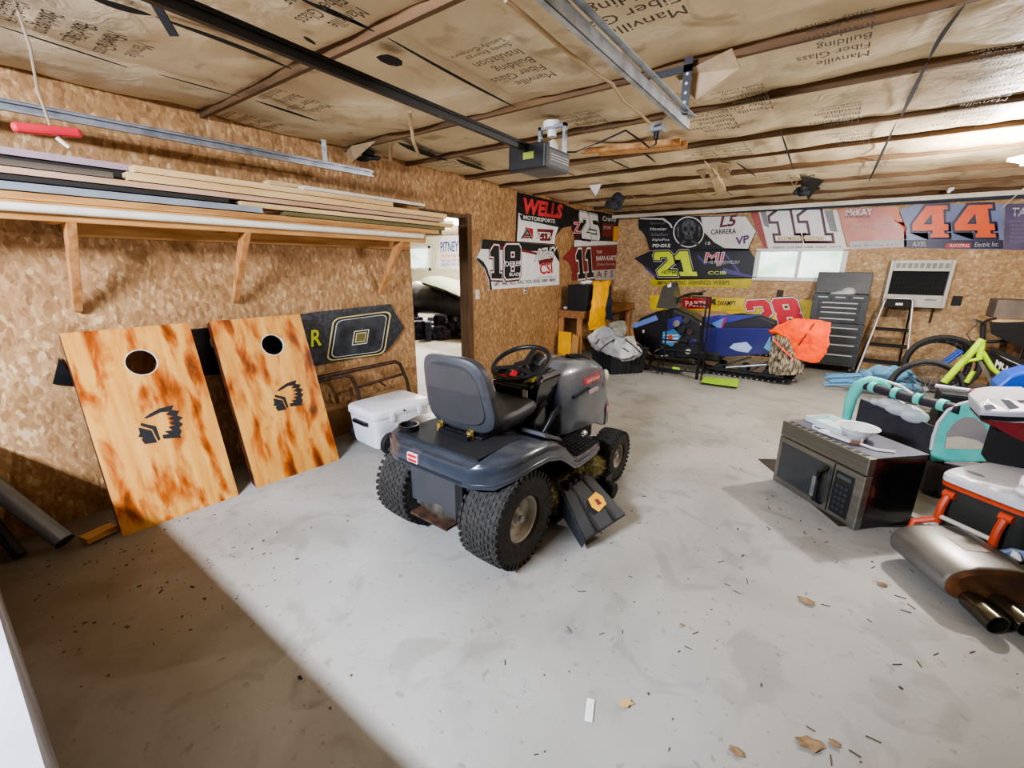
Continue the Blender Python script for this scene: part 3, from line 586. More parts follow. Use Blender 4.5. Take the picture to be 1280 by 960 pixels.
# --- grey and black panels low on the left wall
def K(x,y): return PX(x,y,WX+.02)
CHK=mat('dark_tread','3a3d42',.45,c2='26282c',scale=30,lo=.48,hi=.52)
p=panel('race_panel','long grey tread-pattern racing panel with outlined numbers behind the cornhole boards',[(240,412),(395,390),(488,380),(505,410),(493,428),(482,440),(400,456),(250,470)],K,NL,CHK)
Q(p,K,NL,BLK,[(247,412),(300,404),(330,420),(330,460),(250,470)])
def rr(cx,cy,w,h,sk,sl,r=.25,k=5):
    out=[]
    for sx,sy,a0 in((1,1,0),(-1,1,90),(-1,-1,180),(1,-1,270)):
        for i in range(k+1):
            a=R(a0+90*i/k); x=sx*(1-r)+math.cos(a)*r; y=sy*(1-r)+math.sin(a)*r
            out.append((cx+x*w/2+y*h/2*sk, cy-y*h/2+x*w/2*sl))
    return out
CR=mat('cream_outline','dcd08c',.5)
for k_,(s,m_) in enumerate(((1.0,CR),(.95,BLK),(.87,OFFW),(.84,mat('flame_black','1b1d20',.4,c2='3c4147',scale=9)))): Q(p,K,NL,m_,rr(448.5,420,73*s,54*s,.16,-.13),.003+.0012*k_)
for k_,(s,m_) in enumerate(((1,OFFW),(.86,BLK),(.68,CR),(.55,mat('olive','6f6a3a',.5)))): Q(p,K,NL,m_,rr(450,421.5,19*s,18*s,.16,-.13,.05,1),.009+.0012*k_)
A(p,'R',K,NL,(389,433),(401,431),(389,413),NEON,off=.02,outl=[(.05,BLK)])
A(p,'O',K,NL,(262,436),(276,434),(262,415),CR,off=.02); A(p,'O',K,NL,(281,434),(291,433),(281,413),NEON,off=.02); A(p,'E',K,NL,(277,460),(287,458),(277,449),GREY)
p=panel('race_panel','dark pointed end of a racing panel poking out left of the front cornhole board',[(66,480),(74,447),(90,470),(90,482)],K,NL,BLK)
# ================================================================ LUMBER RACK
o=thing('lumber_rack','pine wall rack with diagonal braces carrying the pile of boards on the left wall','rack',(WX,0,0))
MB().b2((.002,.6,1.69),(.04,DY0-.03,1.785)).build('ledger',PINE,o,bev=.003)
MB().b2((.36,-.2,1.745),(.40,3.02,1.835)).build('front_rail',PINE,o,bev=.003)
for y in (.58,1.43,2.74):
    MB().b2((.04,y-.045,1.75),(.36,y+.0,1.835)).build('cross_arm',PINE,o,bev=.002)
    MB().hexa([(.002,y-.02,1.27),(.04,y-.02,1.27),(.04,y+.02,1.27),(.002,y+.02,1.27)],[(.33,y-.02,1.79),(.40,y-.02,1.75),(.40,y+.02,1.75),(.33,y+.02,1.79)]).build('brace',PINEV,o,bev=.002)
MB().tube([(.422,-.2,1.80),(.422,1.4,1.80),(.422,2.96,1.80)],.022,10).build('front_pipe',mat('pale_pipe','e2dfd0',.35),o,smooth=True,label='long cream plastic pipe')
PALE=mat('pale_board','dcc08e',.6,c2='c9a56e',scale=4,stretch=(4,.4,6)); GRB=mat('grey_board','6d6254',.7,c2='544a3d',scale=4,stretch=(4,.4,6)); GRNB=mat('green_board','77704a',.7,c2='5d5433',scale=4,stretch=(4,.4,6)); PNK=mat('pinkish_board','c9a78c',.6,c2='b08d70',scale=4,stretch=(4,.4,6)); DKB=mat('black_board','2b2724',.7); SLV=mat('silver_trim','9aa3ab',.4,.3)
lab=lambda s:s
LUM=[ # x0,x1,z0,z1,y0,y1,mat,label
(.30,.40,1.837,1.862,-.3,3.2,PINE,'reddish board lying lowest at the front of the lumber pile'),
(.16,.29,1.837,1.865,.9,3.35,GRNB,'mossy greenish board low in the lumber pile'),
(.02,.15,1.837,1.870,.3,3.3,PINE,'board against the wall at the bottom of the lumber pile'),
(.31,.39,1.866,1.893,-.3,1.55,SLV,'silver grey strip on the front left of the lumber pile'),
(.31,.40,1.864,1.884,1.7,3.28,GRNB,'dull green board at the front right end of the lumber pile'),
(.17,.29,1.868,1.895,.7,3.4,PNK,'pinkish board in the second layer of the lumber pile'),
(.03,.15,1.874,1.905,-.2,3.0,GRB,'grey board behind, second layer of the lumber pile'),
(.30,.38,1.897,1.915,-.3,1.35,DKB,'thin black board at the left front of the lumber pile'),
(.28,.38,1.889,1.912,1.42,3.42,PALE,'pale board midway up the front of the lumber pile'),
(.16,.27,1.899,1.925,.0,2.9,GRB,'weathered grey board in the middle of the lumber pile'),
(.28,.38,1.918,1.94,-.1,3.3,PNK,'long pink-tinged board midway up the lumber pile'),
(.15,.26,1.929,1.955,-.3,.9,PINE,'short brown board in the left part of the lumber pile'),
(.03,.14,1.910,1.945,.5,3.3,PINE,'brown board by the wall, third layer of the lumber pile'),
(.27,.37,1.944,1.975,.86,3.35,PALE,'thick pale yellow board second from the top of the lumber pile'),
(.26,.36,1.944,1.965,-.3,.80,GRB,'grey-brown board at the upper left front of the lumber pile'),
(.15,.25,1.959,1.985,-.2,3.1,DKB,'dark board near the top of the lumber pile'),
(.25,.35,1.979,2.005,.9,2.7,PALE,'pale board on top at the front of the lumber pile'),
(.03,.14,1.950,1.985,.2,3.0,GRB,'grey board by the wall near the top of the lumber pile'),
(.14,.24,1.990,2.015,-.3,1.6,mat('mauve_board','b39aa0',.6),'mauve painted board topmost at the left of the lumber pile'),
(.03,.13,1.990,2.02,.9,3.2,PINE,'brown board topmost against the wall in the lumber pile'),
(.13,.23,2.019,2.04,1.7,3.0,PALE,'short pale board topmost at the right of the lumber pile'),
(.24,.33,2.008,2.026,1.9,3.1,OFFW,'whitish trim board on top at the right of the lumber pile'),
]
for x0,x1,z0,z1,y0,y1,mt,lb in LUM:
    z0=1.837+(z0-1.837)*1.42; z1=1.837+(z1-1.837)*1.42-.001
    tag(MB().b2((WX+x0,y0,z0),(WX+x1-.004,y1,z1)).build('lumber_board',mt,bev=.002),lb,'board','boards piled on the lumber rack')
# ================================================================ GARAGE DOOR TRACKS AND OPENER
def track(name,lab_,a,b,hang=None,rev=1):
    o=thing(name,lab_,'track',a); d=V(b)-V(a); 
    prof=[(-.0,-.03),(0,.03),(.004,.03),(.004,-.03)]
    m_=MB(); w=.020; s=rev
    m_.b2((0,0,-.022),(.003*s,d.y,.022)).b2((0,0,.020),(w*s,d.y,.022)).b2((0,0,-.022),(w*s,d.y,-.020)).b2((w*s,0,-.022),((w+.003)*s,d.y,-.012)).b2((w*s,0,.012),((w+.003)*s,d.y,.022))
    m_.b2((-.003*s,0,.03),(-.03*s,d.y,.034))
    sh=d/d.y; m_.v=[(x+sh.x*y,y,z+sh.z*y) for x,y,z in m_.v]
    m_.build('rail',GALV,o)
    if hang:
        for y,x,h in hang:
            mb=MB(); mb.b2((x-.003,y-.02,.015),(x+.003,y+.02,h))
            mb.build('hanger',BLK if rev<0 else GALV,o)
    return o
e1,s1=PZ(465,218,2.25),PZ(0,131,2.25); s1=s1+(s1-e1)*.35
track('door_track','left galvanised overhead door track above the lumber pile',s1,e1,[(2.35,.0,.2)],1)
e2,s2=PZ(862,156,2.25),PZ(695,0,2.25); s2=s2+(s2-e2)*.9
o=track('door_track','right galvanised overhead door track ending near the opener outlet',s2,e2,None,-1)
b=PZ(848,130,2.30); m_=wm(o).inverted()
hb=m_@PZ(848,143,2.25); hy=(m_@e2).y-.12; hx=(m_@e2).x
mb=MB().b2((hx-.02,hy-.003,.015),(hx+.02,hy+.003,.26)).b2((hx-.16,hy-.003,.20),(hx+.02,hy+.006,.23)); mb.build('hanger',BLK,o)
for z in(.07,.11,.15,.19): MB().cyl((hx,hy-.003,z),(hx,hy-.005,z),.007,n=8).build('bolt_hole',LGREY,o)
r0,r1=PZ(200,0,2.25),PZ(660,187,2.25); r1=V((r1.x,r1.y,2.25)); r0=r0+(r0-r1)*.3
o=thing('garage_door_opener','grey overhead garage door opener motor on a long black rail','door opener',r1)
d=r0-r1
MB().bar((0,0,0),d,.024,.03).bar((0,0,.016),d+V((0,0,.016)),.042,.005).build('rail',BLK,o)
mb=MB(); 
mb.bar(V((.02,0,.022)),d+V((.02,0,.022)),.006,.008).bar(V((-.02,0,.022)),d+V((-.02,0,.022)),.006,.008)
mb.build('chain',mat('chain','26262a',.4,.6),o)
hx,hy=.14,.16
mb=MB().b2((-.13,.0,-.11),(.13,.32,.02)); mb.build('housing',mat('opener_grey','55585c',.45,.3),o,bev=.02)
MB().b2((-.14,-.02,-.12),(.14,.04,.03)).build('front_cover',BLK,o,bev=.012); MB().b2((-.02,-.026,-.06),(.06,-.019,-.02)).build('badge',mat('badge_olive','8c9a3a',.4),o)
for z in(-.06,-.045,-.03): MB().b2((.129,.06,z),(.133,.29,z+.005)).build('stripe',LGREY,o)
MB().b2((-.10,.27,.02),(-.08,.30,.2)).b2((-.10,.27,.18),(.11,.30,.2)).b2((.09,.27,.02),(.11,.30,.2)).build('hanger',GALV,o)
y=(PZ(300,42,2.25)-r1); 
bp=PZ(218,45,2.3)-r1
MB().bar(bp,bp+V((.12,-.16,.18)),.03,.006).build('angle_bracket',BLK,o)
# red emergency release handle on a cord
c=PX(60,163,-2.6)
o=thing('release_handle','red pull handle hanging on a thin cord at the upper left','handle',c)
MB().box((0,0,0),(.035,.20,.035),(6,0,0)).build('grip',mat('grip_red','c32a3a',.4),o,bev=.012)
t=PX(18,0,-2.6)-c
MB().tube([t,t*.66+V((0,.01,0)),t*.33,(0,0.01,.02)],.005,6).build('cord',mat('cord','8c7a66',.8),o); MB().cyl((0,.02,-.02),(.0,.05,-.05),.008,n=8).build('knot',OFFW,o)
# ================================================================ LAWN TRACTOR
TIRE=mat('tire_rubber','35332f',.85,c2='22211f',scale=30,bump=.4,bscale=90)
RIM=mat('rim_grey','b9b3a4',.4,.25,c2='8b8577')
HOOD=mat('charcoal_paint','656b74',.32,.25,c2='5a6068',coat=.6)
FEND=mat('dark_paint','3f4650',.28,.25,c2='363c45',coat=.7)
VIN=mat('seat_vinyl','3e4145',.5,c2='36383c',bump=.1)
MO=V((-1.55,1.66,0)); mw=thing('lawn_tractor','dark grey riding lawn tractor with black seat in the middle of the floor','lawn tractor',MO,-1.0)
def wheel(o,x,y,r,wd,rimr,side,rows,cols):
    z=r; hw=wd/2
    prof=[(rimr,-hw*.8),(rimr+.01,-hw*.95),(r*.80,-hw),(r*.92,-hw*.93),(r*.985,-hw*.72),(r,-hw*.35),(r,hw*.35),(r*.985,hw*.72),(r*.92,hw*.93),(r*.80,hw),(rimr+.01,hw*.95),(rimr,hw*.8)]
    mb=MB(); mb.lathe(prof,(x,y,z),(1,0,0),44,0)
    for j in range(rows):
        u=(j+.5)/rows*2-1; rr_=r*(1-.02*abs(u)**3-.05*max(0,abs(u)-.72)*2)
        for i in range(cols):
            a=2*PI*(i+(.5 if j%2 else 0))/cols
            mb.box((x+u*hw*.86,y+math.cos(a)*(rr_),z+math.sin(a)*(rr_)),(wd*.86/rows*.78,2*PI*r/cols*.55,.009),(math.degrees(a)-90,0,0))
    n=cols
    for i in range(n):   # shoulder lugs
        a=2*PI*i/n
        for s in(-1,1): mb.box((x+s*hw*.93,y+math.cos(a)*r*.93,z+math.sin(a)*r*.93),(.012,2*PI*r/n*.5,r*.13),(math.degrees(a)-90,0,0))
    mb.build('tire',TIRE,o,smooth=True)
    s=side
    rp=[(rimr+.004,s*hw*.82),(rimr*.93,s*hw*.80),(rimr*.86,s*hw*.45),(rimr*.5,s*hw*.35),(rimr*.42,s*hw*.5),(.035,s*hw*.5),(.03,s*hw*.62),(.012,s*hw*.62)]
    w=MB().lathe(rp,(x,y,z),(1,0,0),36,2).lathe([(rimr*.9,-s*hw*.1),(.01,-s*hw*.1)],(x,y,z),(1,0,0),24,2).build('wheel_rim',RIM,o,smooth=True)
    MB().cyl((x+s*hw*.5,y,z),(x+s*hw*.78,y,z),.02,n=10).build('hub_cap',STEEL,w)
    return w
for s in(-1,1):
    wheel(mw,.335*s,0,.265,.245,.125,s,9,40)
    wheel(mw,.385*s,1.19,.19,.15,.085,s,6,34)
def sec(y,w,zb,zt,c=.05,tw=None):
    tw=w if tw is None else tw
    return [V((-w,y,zb)),V((-w,y,zb+(zt-zb)*.5)),V((-tw,y,zt-c)),V((-tw+c*.35,y,zt-c*.35)),V((-tw+c,y,zt)),V((tw-c,y,zt)),V((tw-c*.35,y,zt-c*.35)),V((tw,y,zt-c)),V((w,y,zb+(zt-zb)*.5)),V((w,y,zb))]
FR=[(-.25,.24,.50,.585),(-.24,.29,.50,.61),(-.19,.385,.505,.625),(-.08,.435,.525,.635),(.05,.45,.54,.64),(.2,.45,.53,.63),(.33,.45,.49,.59),(.42,.45,.43,.53),(.50,.45,.37,.455),(.58,.45,.355,.41),(.72,.45,.355,.405),(.86,.44,.355,.40),(.94,.40,.36,.395),(.97,.33,.365,.39)]
fe=MB().loft([sec(y,w,a,b,.035) for y,w,a,b in FR]).build('fender',FEND,mw,smooth=True,bev=.004)
MB().loft([sec(y,w+.008,a-.004,a+.022,.01) for y,w,a,b in FR]).build('fender_lip',FEND,fe,smooth=True)
# foot pads with raised tread
for s in(-1,1):
    MB().hexa([V((s*.225,.55,.41)),V((s*.43,.55,.41)),V((s*.43,.86,.402)),V((s*.225,.90,.402))],[V((s*.225,.55,.424)),V((s*.43,.55,.424)),V((s*.43,.86,.414)),V((s*.225,.90,.414))]).build('foot_pad',BLKM,mw)
    mb=MB()
    for i in range(7):
        for j in range(9):
            mb.box((s*(.245+i*.029),.575+j*.035+(i%2)*.015,.425-j*.001),(.014,.02,.012),(0,0,30*(1 if (i+j)%2 else -1)))
    mb.build('tread_pattern',BLKM,mw)
# rear plate, drive and hitch
MB().b2((-.20,-.205,.26),(.20,-.17,.56)).build('rear_plate',mat('plate_grey','3c3e41',.5),mw,bev=.006)
MB().b2((.15,-.212,.24),(.205,-.10,.54)).build('frame_channel',BLK,mw,bev=.003)
MB().loft([ell((x,-.10,.25),(0,1,0),(0,0,1),a,b,14) for x,a,b in((-.2,.05,.05),(-.14,.10,.09),(.02,.12,.10),(.14,.09,.07),(.2,.04,.04))]).build('transaxle',mat('oily_metal','5e5a50',.5,.4,c2='36342f',scale=20),mw,smooth=True)
MB().cyl((-.25,0,.265),(.25,0,.265),.03).build('rear_axle',BLK,mw)
MB().b2((-.14,-.27,.215),(.14,-.10,.228)).build('hitch_plate',RUST,mw); MB().cyl((-.2,-.16,.22),(.2,-.16,.22),.012).build('axle_bolt',STEEL,mw)
MB().b2((-.22,-.2,.30),(.22,1.2,.40)).build('frame',BLK,mw,bev=.01)
# seat
def plate(c,hw,hh,ty,lean,p=4,n=40,rings=((-1,.90),(-.7,.98),(0,1),(.6,.98),(1,.88))):
    out=[]
    for t,s in rings:
        r=ell((0,0,0),(1,0,0),(0,0,1),hw*s,hh*s,n,p)
        out.append([V(c)+V((q.x*(1-.10*(q.z/hh)),t*ty+q.z*-lean+ (q.x/hw)**2*.03,q.z)) for q in r])
    return out
st=MB().loft(plate((0,-.03,.885),.245,.215,.035,.20)).build('seat_back',VIN,mw,smooth=True)
MB().loft(plate((0,-.068,.885),.205,.17,.008,.20,rings=((-1,.95),(1,1)))).build('back_panel',mat('seat_shell','3a3a3c',.6),st,smooth=True)
MB().loft([[V((q.x,q.y+.23,z+.03*max(0,(abs(q.x)/.25)**3)+.01*(q.y>0))) for q in ell((0,0,0),(1,0,0),(0,1,0),.25*s,.25*s,40,4)] for z,s in((.655,.86),(.675,.95),(.70,1),(.725,.98),(.745,.92))]).build('seat_cushion',VIN,mw,smooth=True)
MB().b2((-.17,-.02,.635),(.17,.4,.66)).build('seat_pan',BLK,mw,bev=.005)
for x,y in((-.13,-.03),(.10,-.03)):
    MB().tube([(x+.018*math.cos(t*.9),y+.018*math.sin(t*.9),.637+t*.0011) for t in range(0,46)],.0045,6).build('seat_spring',mat('brass','b39a55',.35,.7),mw)
MB().b2((-.30,-.2,.632),(.30,.15,.64)).build('seat_well',BLKM,mw)
MB().lathe([(.055,.63),(.058,.675),(.048,.675),(.045,.64)],(-.27,-.14,0),(0,0,1),20).build('cup_holder',BLK,mw)
MB().bar((-.05,-.05,.64),(.05,.2,.66),.05,.03).bar((-.1,-.06,.66),(.12,-.06,.66),.03,.02).build('seat_hinge',BLK,mw)
for s,x,y in((1,.33,.36),(1,.20,.42)):
    MB().tube([(x,y-.02,.62),(x+.01,y+.01,.66),(x+.02,y+.05,.715),(x+.03,y+.09,.74)],[.012,.014,.018,.018],10).build('lever',BLK,mw,smooth=True)
MB().hexa([V((.20,.25,.63)),V((.40,.25,.63)),V((.40,.45,.545)),V((.20,.45,.545))],[V((.22,.26,.655)),V((.38,.26,.655)),V((.38,.44,.57)),V((.22,.44,.57))]).build('lever_console',DGREY,mw,bev=.006)
# dash tower and wheel
def box4(y0,y1,w,z): return [V((-w,y0,z)),V((w,y0,z)),V((w,y1,z)),V((-w,y1,z))]
MB().loft([box4(.46,.88,.19,.40),box4(.50,.86,.15,.50),box4(.52,.78,.15,.66),box4(.49,.74,.18,.80),box4(.50,.78,.19,.86),box4(.56,.76,.17,.885)]).build('dash_tower',BLKG,mw,bev=.02,seg=3)
MB().hexa([V((-.14,.455,.815)),V((.16,.455,.815)),V((.16,.70,.90)),V((-.14,.70,.90))],[V((-.14,.45,.83)),V((.16,.45,.83)),V((.16,.70,.91)),V((-.14,.70,.91))]).build('dash_panel',BLK,mw,bev=.008)
for (x,y,z,a,b,c,m_) in((-.09,.50,.85,.07,.04,.02,RED),(-.03,.54,.87,.05,.06,.02,RED),(.04,.49,.846,.06,.03,.02,mat('crimson','a81d38',.4)),(.12,.52,.862,.05,.05,.022,mat('yellow_label','d8d23a',.5)),(.08,.52,.858,.03,.03,.02,LGREY)):
    MB().box((x,y,z),(a,b,c),(20,0,10)).build('dash_control',m_,mw,bev=.004)
MB().b2((.10,.446,.765),(.14,.45,.81)).build('key_tag',LGREY,mw)
MB().loft([ell((.0,y,z),(1,0,0),(0,0,1),.055,.05,14) for y,z in((.70,.89),(.74,.915),(.78,.93))]).build('gauge_hood',BLK,mw,smooth=True)
SC=V((0.0,.57,.945)); tn=V((0,-math.sin(R(24)),math.cos(R(24)))); ty_=V((0,math.cos(R(24)),math.sin(R(24)))); tx=V((1,0,0))
sw=MB().tube([SC+tx*math.cos(a)*.185+ty_*math.sin(a)*.185 for a in [2*PI*i/40 for i in range(40)]],.0155,10,closed=True).build('steering_wheel',BLK,mw,smooth=True)
mb=MB()
for a in(90,215,325): mb.bar(SC-tn*.03,SC+(tx*math.cos(R(a))+ty_*math.sin(R(a)))*.18,.035,.012,tn)
mb.cyl(SC-tn*.05,SC-tn*.005,.045,.035); mb.build('spokes',BLK,sw,bev=.003)
MB().cyl(SC-tn*.16,SC-tn*.04,.022).build('steering_column',BLK,mw)
# hood
HR=[(.73,.215,.44,.885),(.80,.235,.43,.915),(1.0,.245,.42,.91),(1.2,.243,.40,.885),(1.34,.238,.34,.85),(1.42,.225,.33,.81),(1.47,.20,.35,.76),(1.495,.16,.40,.70)]
ho=MB().loft([sec(y,w,a,b,.075,w*.86) for y,w,a,b in HR]).build('hood',HOOD,mw,smooth=True,bev=.01)
MB().b2((-.21,.7,.38),(.21,1.3,.46)).build('engine_bay',BLKM,mw)
MB().loft([sec(y,w,a,b,.06,w*.86) for y,w,a,b in((1.40,.235,.32,.66),(1.47,.225,.32,.63),(1.53,.17,.35,.58))]).build('grille',mat('grille_grey','62676d',.4),ho,bev=.01)
for s in(-1,1): MB().ball((s*.195,1.425,.72),(.03,.035,.05)).build('headlight',mat('lens_clear','d8d6c4',.15),ho,smooth=True)
mb=MB()
for i in range(5): mb.box((.09+.0*i,1.07+i*.045,.903-i*.006),(.11,.016,.02),(-6,14,-12))
mb.build('vent_slot',mat('vent_black','050505',.9),ho)
for (y0,y1,z0,z1,m_,s_) in((1.02,1.25,.735,.775,mat('decal_red','c9383a',.4),'CRAFTSMAN'),(1.07,1.21,.66,.685,mat('decal_pale','c9b6b8',.4),'LT 2000')):
    x=.247 ; sl=.12
    o=MB().hexa([V((x-.01-(z-.65)*sl,y,z)) for y,z in((y0,z0),(y1,z0),(y1,z1),(y0,z1))],[V((x+.002-(z-.65)*sl,y,z)) for y,z in((y0,z0),(y1,z0),(y1,z1),(y0,z1))]).build('decal',m_,ho)
    q=lambda y,z: wm(mw)@V((x+.003-(z-.65)*sl,y,z))
    art(s_,q(y0+.015,z0+.008),q(y1-.01,z0+.008),q(y0+.015,z1-.008),WHITE if 'CR' in s_ else RED,o,lift=.001)
MB().hexa([V((.24,.84,.68)),V((.24,1.08,.70)),V((.24,1.06,.715)),V((.24,.84,.70))],[V((.252,.84,.68)),V((.252,1.08,.70)),V((.250,1.06,.715)),V((.25,.84,.70))]).build('hood_recess',BLK,ho)
MB().hexa([V((.232,1.40,.42)),V((.215,1.50,.45)),V((.2,1.5,.50)),V((.232,1.40,.47))],[V((.245,1.40,.42)),V((.228,1.5,.45)),V((.21,1.5,.50)),V((.24,1.40,.47))]).build('decal',mat('decal_pink','b98a90',.4),ho)
# front axle and steering
MB().bar((-.33,1.19,.22),(.33,1.19,.22),.05,.05).b2((-.06,1.0,.2),(.06,1.35,.36)).build('front_axle',BLK,mw,bev=.004)
for s in(-1,1):
    MB().cyl((s*.31,1.19,.16),(s*.31,1.19,.31),.022).build('spindle',BLK,mw); MB().cyl((s*.30,1.2,.3),(s*.1,1.05,.28),.012).build('tie_rod',BLK,mw)
MB().cyl((.28,.75,.30),(.28,1.13,.27),.010).build('drag_link',BLK,mw); MB().ball((.25,1.0,.37),(.03,.05,.04)).build('exhaust_outlet',STEEL,mw,smooth=True)
# mower deck with discharge chute
dk=MB().loft([[V((q.x,q.y,z)) for q in ell((0,.62,0),(1,0,0),(0,1,0),.46*s,.33*s,36,3)] for z,s in((.07,1),(.10,1.01),(.19,.98),(.215,.9))]).build('mower_deck',BLK,mw,smooth=True)
MB().cyl((.50,.93,.055),(.55,.93,.055),.055).build('gauge_wheel',BLKM,mw,bev=.01); MB().b2((.44,.88,.05),(.50,.98,.16)).build('gauge_bracket',BLK,mw)
ch=MB(); a_=[V((.42,.42,.255)),V((.42,.72,.265)),V((.76,.60,.125)),V((.67,.27,.095))]
ch.hexa([p-V((0,0,.016)) for p in a_],a_)
ch.hexa([V((.42,.42,.24)),V((.67,.27,.08)),V((.65,.275,.03)),V((.42,.42,.10))],[V((.42,.405,.255)),V((.67,.255,.095)),V((.65,.26,.03)),V((.42,.405,.10))])
cho=ch.build('discharge_chute',mat('chute_plastic','2e3135',.55,c2='25282b'),mw,bev=.006)
for k in range(4): 
    y=.46+k*.065; MB().b2((.40,y-.018,.25),(.46,y+.018,.285)).build('hinge_tab',BLK,cho,bev=.005)
for t in(.28,.72):
    p0=a_[0].lerp(a_[1],t); p1=a_[3].lerp(a_[2],t); MB().bar(p0+V((0,0,.004)),p1+V((0,0,.004)),.016,.012).build('rib',BLK,cho)
ce_=a_[0].lerp(a_[2],.55); ux=(a_[2]-a_[1]).normalized(); uy=(a_[1]-a_[0]).normalized(); uz=ux.cross(uy); uz=uz if uz.z>0 else -uz
pl=[ce_+ux*x+uy*y+uz*.003 for x,y in((-.05,-.05),(.0,-.07),(.05,-.05),(.05,.05),(.0,.07),(-.05,.05))]
MB().hexa(pl,[p+uz*.003 for p in pl]).build('warning_sticker',YEL,cho)
pl=[ce_+ux*x+uy*y+uz*.007 for x,y in((-.02,-.01),(.02,-.02),(.03,.02),(-.01,.02))]; MB().hexa(pl,[p+uz*.001 for p in pl]).build('warning_symbol',DRED,cho)
def ps(x0,x1,y,z0,z1): return [V((x0,y,z0)),V((x1,y,z0)),V((x1,y,z1)),V((x0,y,z1))]
MB().hexa(ps(-.15,-.07,-.262,.53,.58),ps(-.15,-.07,-.25,.53,.58)).build('warning_sticker',mat('sticker_pink','e8c9cb',.5),mw)
MB().hexa(ps(-.143,-.077,-.264,.56,.575),ps(-.143,-.077,-.25,.56,.575)).hexa(ps(-.143,-.077,-.264,.535,.55),ps(-.143,-.077,-.25,.535,.55)).build('sticker_text',RED,mw)
MB().b2((.24,.50,.44),(.36,.56,.452)).build('warning_sticker',mat('sticker_green','a9b83a',.5,c2='e0b42a',scale=30,lo=.45,hi=.55),mw)
# dry clippings
mb=MB(); base=[(.34,.34,.20,.10),(.36,.50,.22,.10),(.38,.64,.25,.09),(.41,.78,.25,.10),(.40,.88,.22,.08)]
Mm=wm(mw)
for (x,y,z,r) in base: mb.ball(Mm@V((x,y,z)),(r*.8,r*.9,r*.75),10,7)
for k in range(2600):
    x,y,z,r=base[rnd.randrange(5)]; a=rnd.random()*6.28; b=math.acos(rnd.random()*1.4-.4)
    c=V((x,y,z))+V((math.sin(b)*math.cos(a)*r*.85,math.sin(b)*math.sin(a)*r*.95,math.cos(b)*r*.8)); d=V((rnd.gauss(0,1),rnd.gauss(0,1),rnd.gauss(0,.6))).normalized()*(.012+rnd.random()*.02)
    s=d.cross(V((0,0,1))).normalized()*.0016
    P=[Mm@(c-d-s),Mm@(c-d+s),Mm@(c+d+s),Mm@(c+d-s)]; n0=len(mb.v); mb.v+=[tuple(p) for p in P]; mb.f.append((n0,n0+1,n0+2,n0+3))
o=mb.build('grass_clippings',mat('dry_grass','8f8457',.9,c2='5c5432',scale=60)); tag(o,'heap of dried grass clippings caught on the mower deck beside the rear tyre','grass clippings'); o['kind']='stuff'
# ================================================================ CORNHOLE BOARDS
def board(name,lab_,bl,br,tl,tr,seed,holepx,logopx,extra):
    bl,br,tl,tr=[V(p) for p in(bl,br,tl,tr)]
    ux=(br-bl); W=ux.length; ux.normalize(); uy=(tl-bl); H=uy.length; uy=(uy-ux*uy.dot(ux)).normalized(); n=ux.cross(uy).normalized()
    if n.x<0: n=-n
    o=bpy.data.objects.new(name,None); COL.objects.link(o); tag(o,lab_,'game board','cornhole boards')
    o.matrix_world=M4(((ux.x,uy.x,n.x,bl.x),(ux.y,uy.y,n.y,bl.y),(ux.z,uy.z,n.z,bl.z),(0,0,0,1)))
    S_=(tr-tl).dot(ux)/W if 0 else 1
    bm_=burnt('burnt_wood_%d'%seed,seed*5.3)
    def loc(px,py):
        q=PP(px,py,bl,n)-bl; return q.dot(ux),q.dot(uy)
    hx,hy=loc(*holepx); r=.078
    c=bpy.data.curves.new('b','CURVE'); c.dimensions='2D'; c.fill_mode='BOTH'; c.extrude=.009
    for ct in ([(0,0),(W,0),(W,H),(0,H)],[(hx+r*math.cos(-2*PI*i/40),hy+r*math.sin(-2*PI*i/40)) for i in range(40)]):
        sp=c.splines.new('POLY'); sp.points.add(len(ct)-1); sp.use_cyclic_u=True
        for i,(a,b) in enumerate(ct): sp.points[i].co=(a,b,-.009,1)
    t=bpy.data.objects.new('t',c); me=bpy.data.meshes.new_from_object(t); bpy.data.objects.remove(t)
    me.materials.clear(); me.materials.append(bm_); q=bpy.data.objects.new('board_top',me); COL.objects.link(q); q.parent=o
    fm=mat('burnt_edge','5f2c1c',.5,c2='2e130c',scale=12)
    for k in range(1):
        MB().b2((0,0,-.085),(.02,H,-.018)).b2((W-.02,0,-.085),(W,H,-.018)).b2((.02,0,-.085),(W-.02,.02,-.018)).b2((.02,H-.02,-.085),(W-.02,H,-.018)).build('frame',fm,o,bev=.002)
    MB().lathe([(r+.004,.0),(r+.004,.0015),(r-.001,.0015),(r-.001,-.018),(r+.001,-.018)],(hx,hy,0),(0,0,1),40,0).build('hole_rim',OFFW,o)
    # feathered headdress silhouette
    def lp(pts,mt=BLKM): 
        P=[loc(*p) for p in pts]; MB().hexa([V((a,b,.0002)) for a,b in P],[V((a,b,.0012)) for a,b in P]).build('emblem',mt,o)
    for pts in logopx: lp(pts)
    return o
def z1(p): return [(p_[0]/2.667,p_[1]/2.667+340) for p_ in p]
crest=[[(478,488),(500,472),(530,455),(578,443),(572,460),(598,463),(590,478),(610,485),(596,497),(610,507),(598,520),(606,530),(600,545),(606,552),(545,556),(541,543),(563,540),(548,531),(575,527),(560,517),(583,511),(562,503),(582,496),(560,489),(578,480),(552,476),(565,465),(535,468),(505,482),(490,488)],
 [(470,503),(520,514),(535,558),(527,563),(508,525),(468,512)],[(461,518),(505,528),(524,568),(483,574),(472,560),(476,552),(461,550),(466,538)]]
a1=[z1(c_) for c_ in crest]
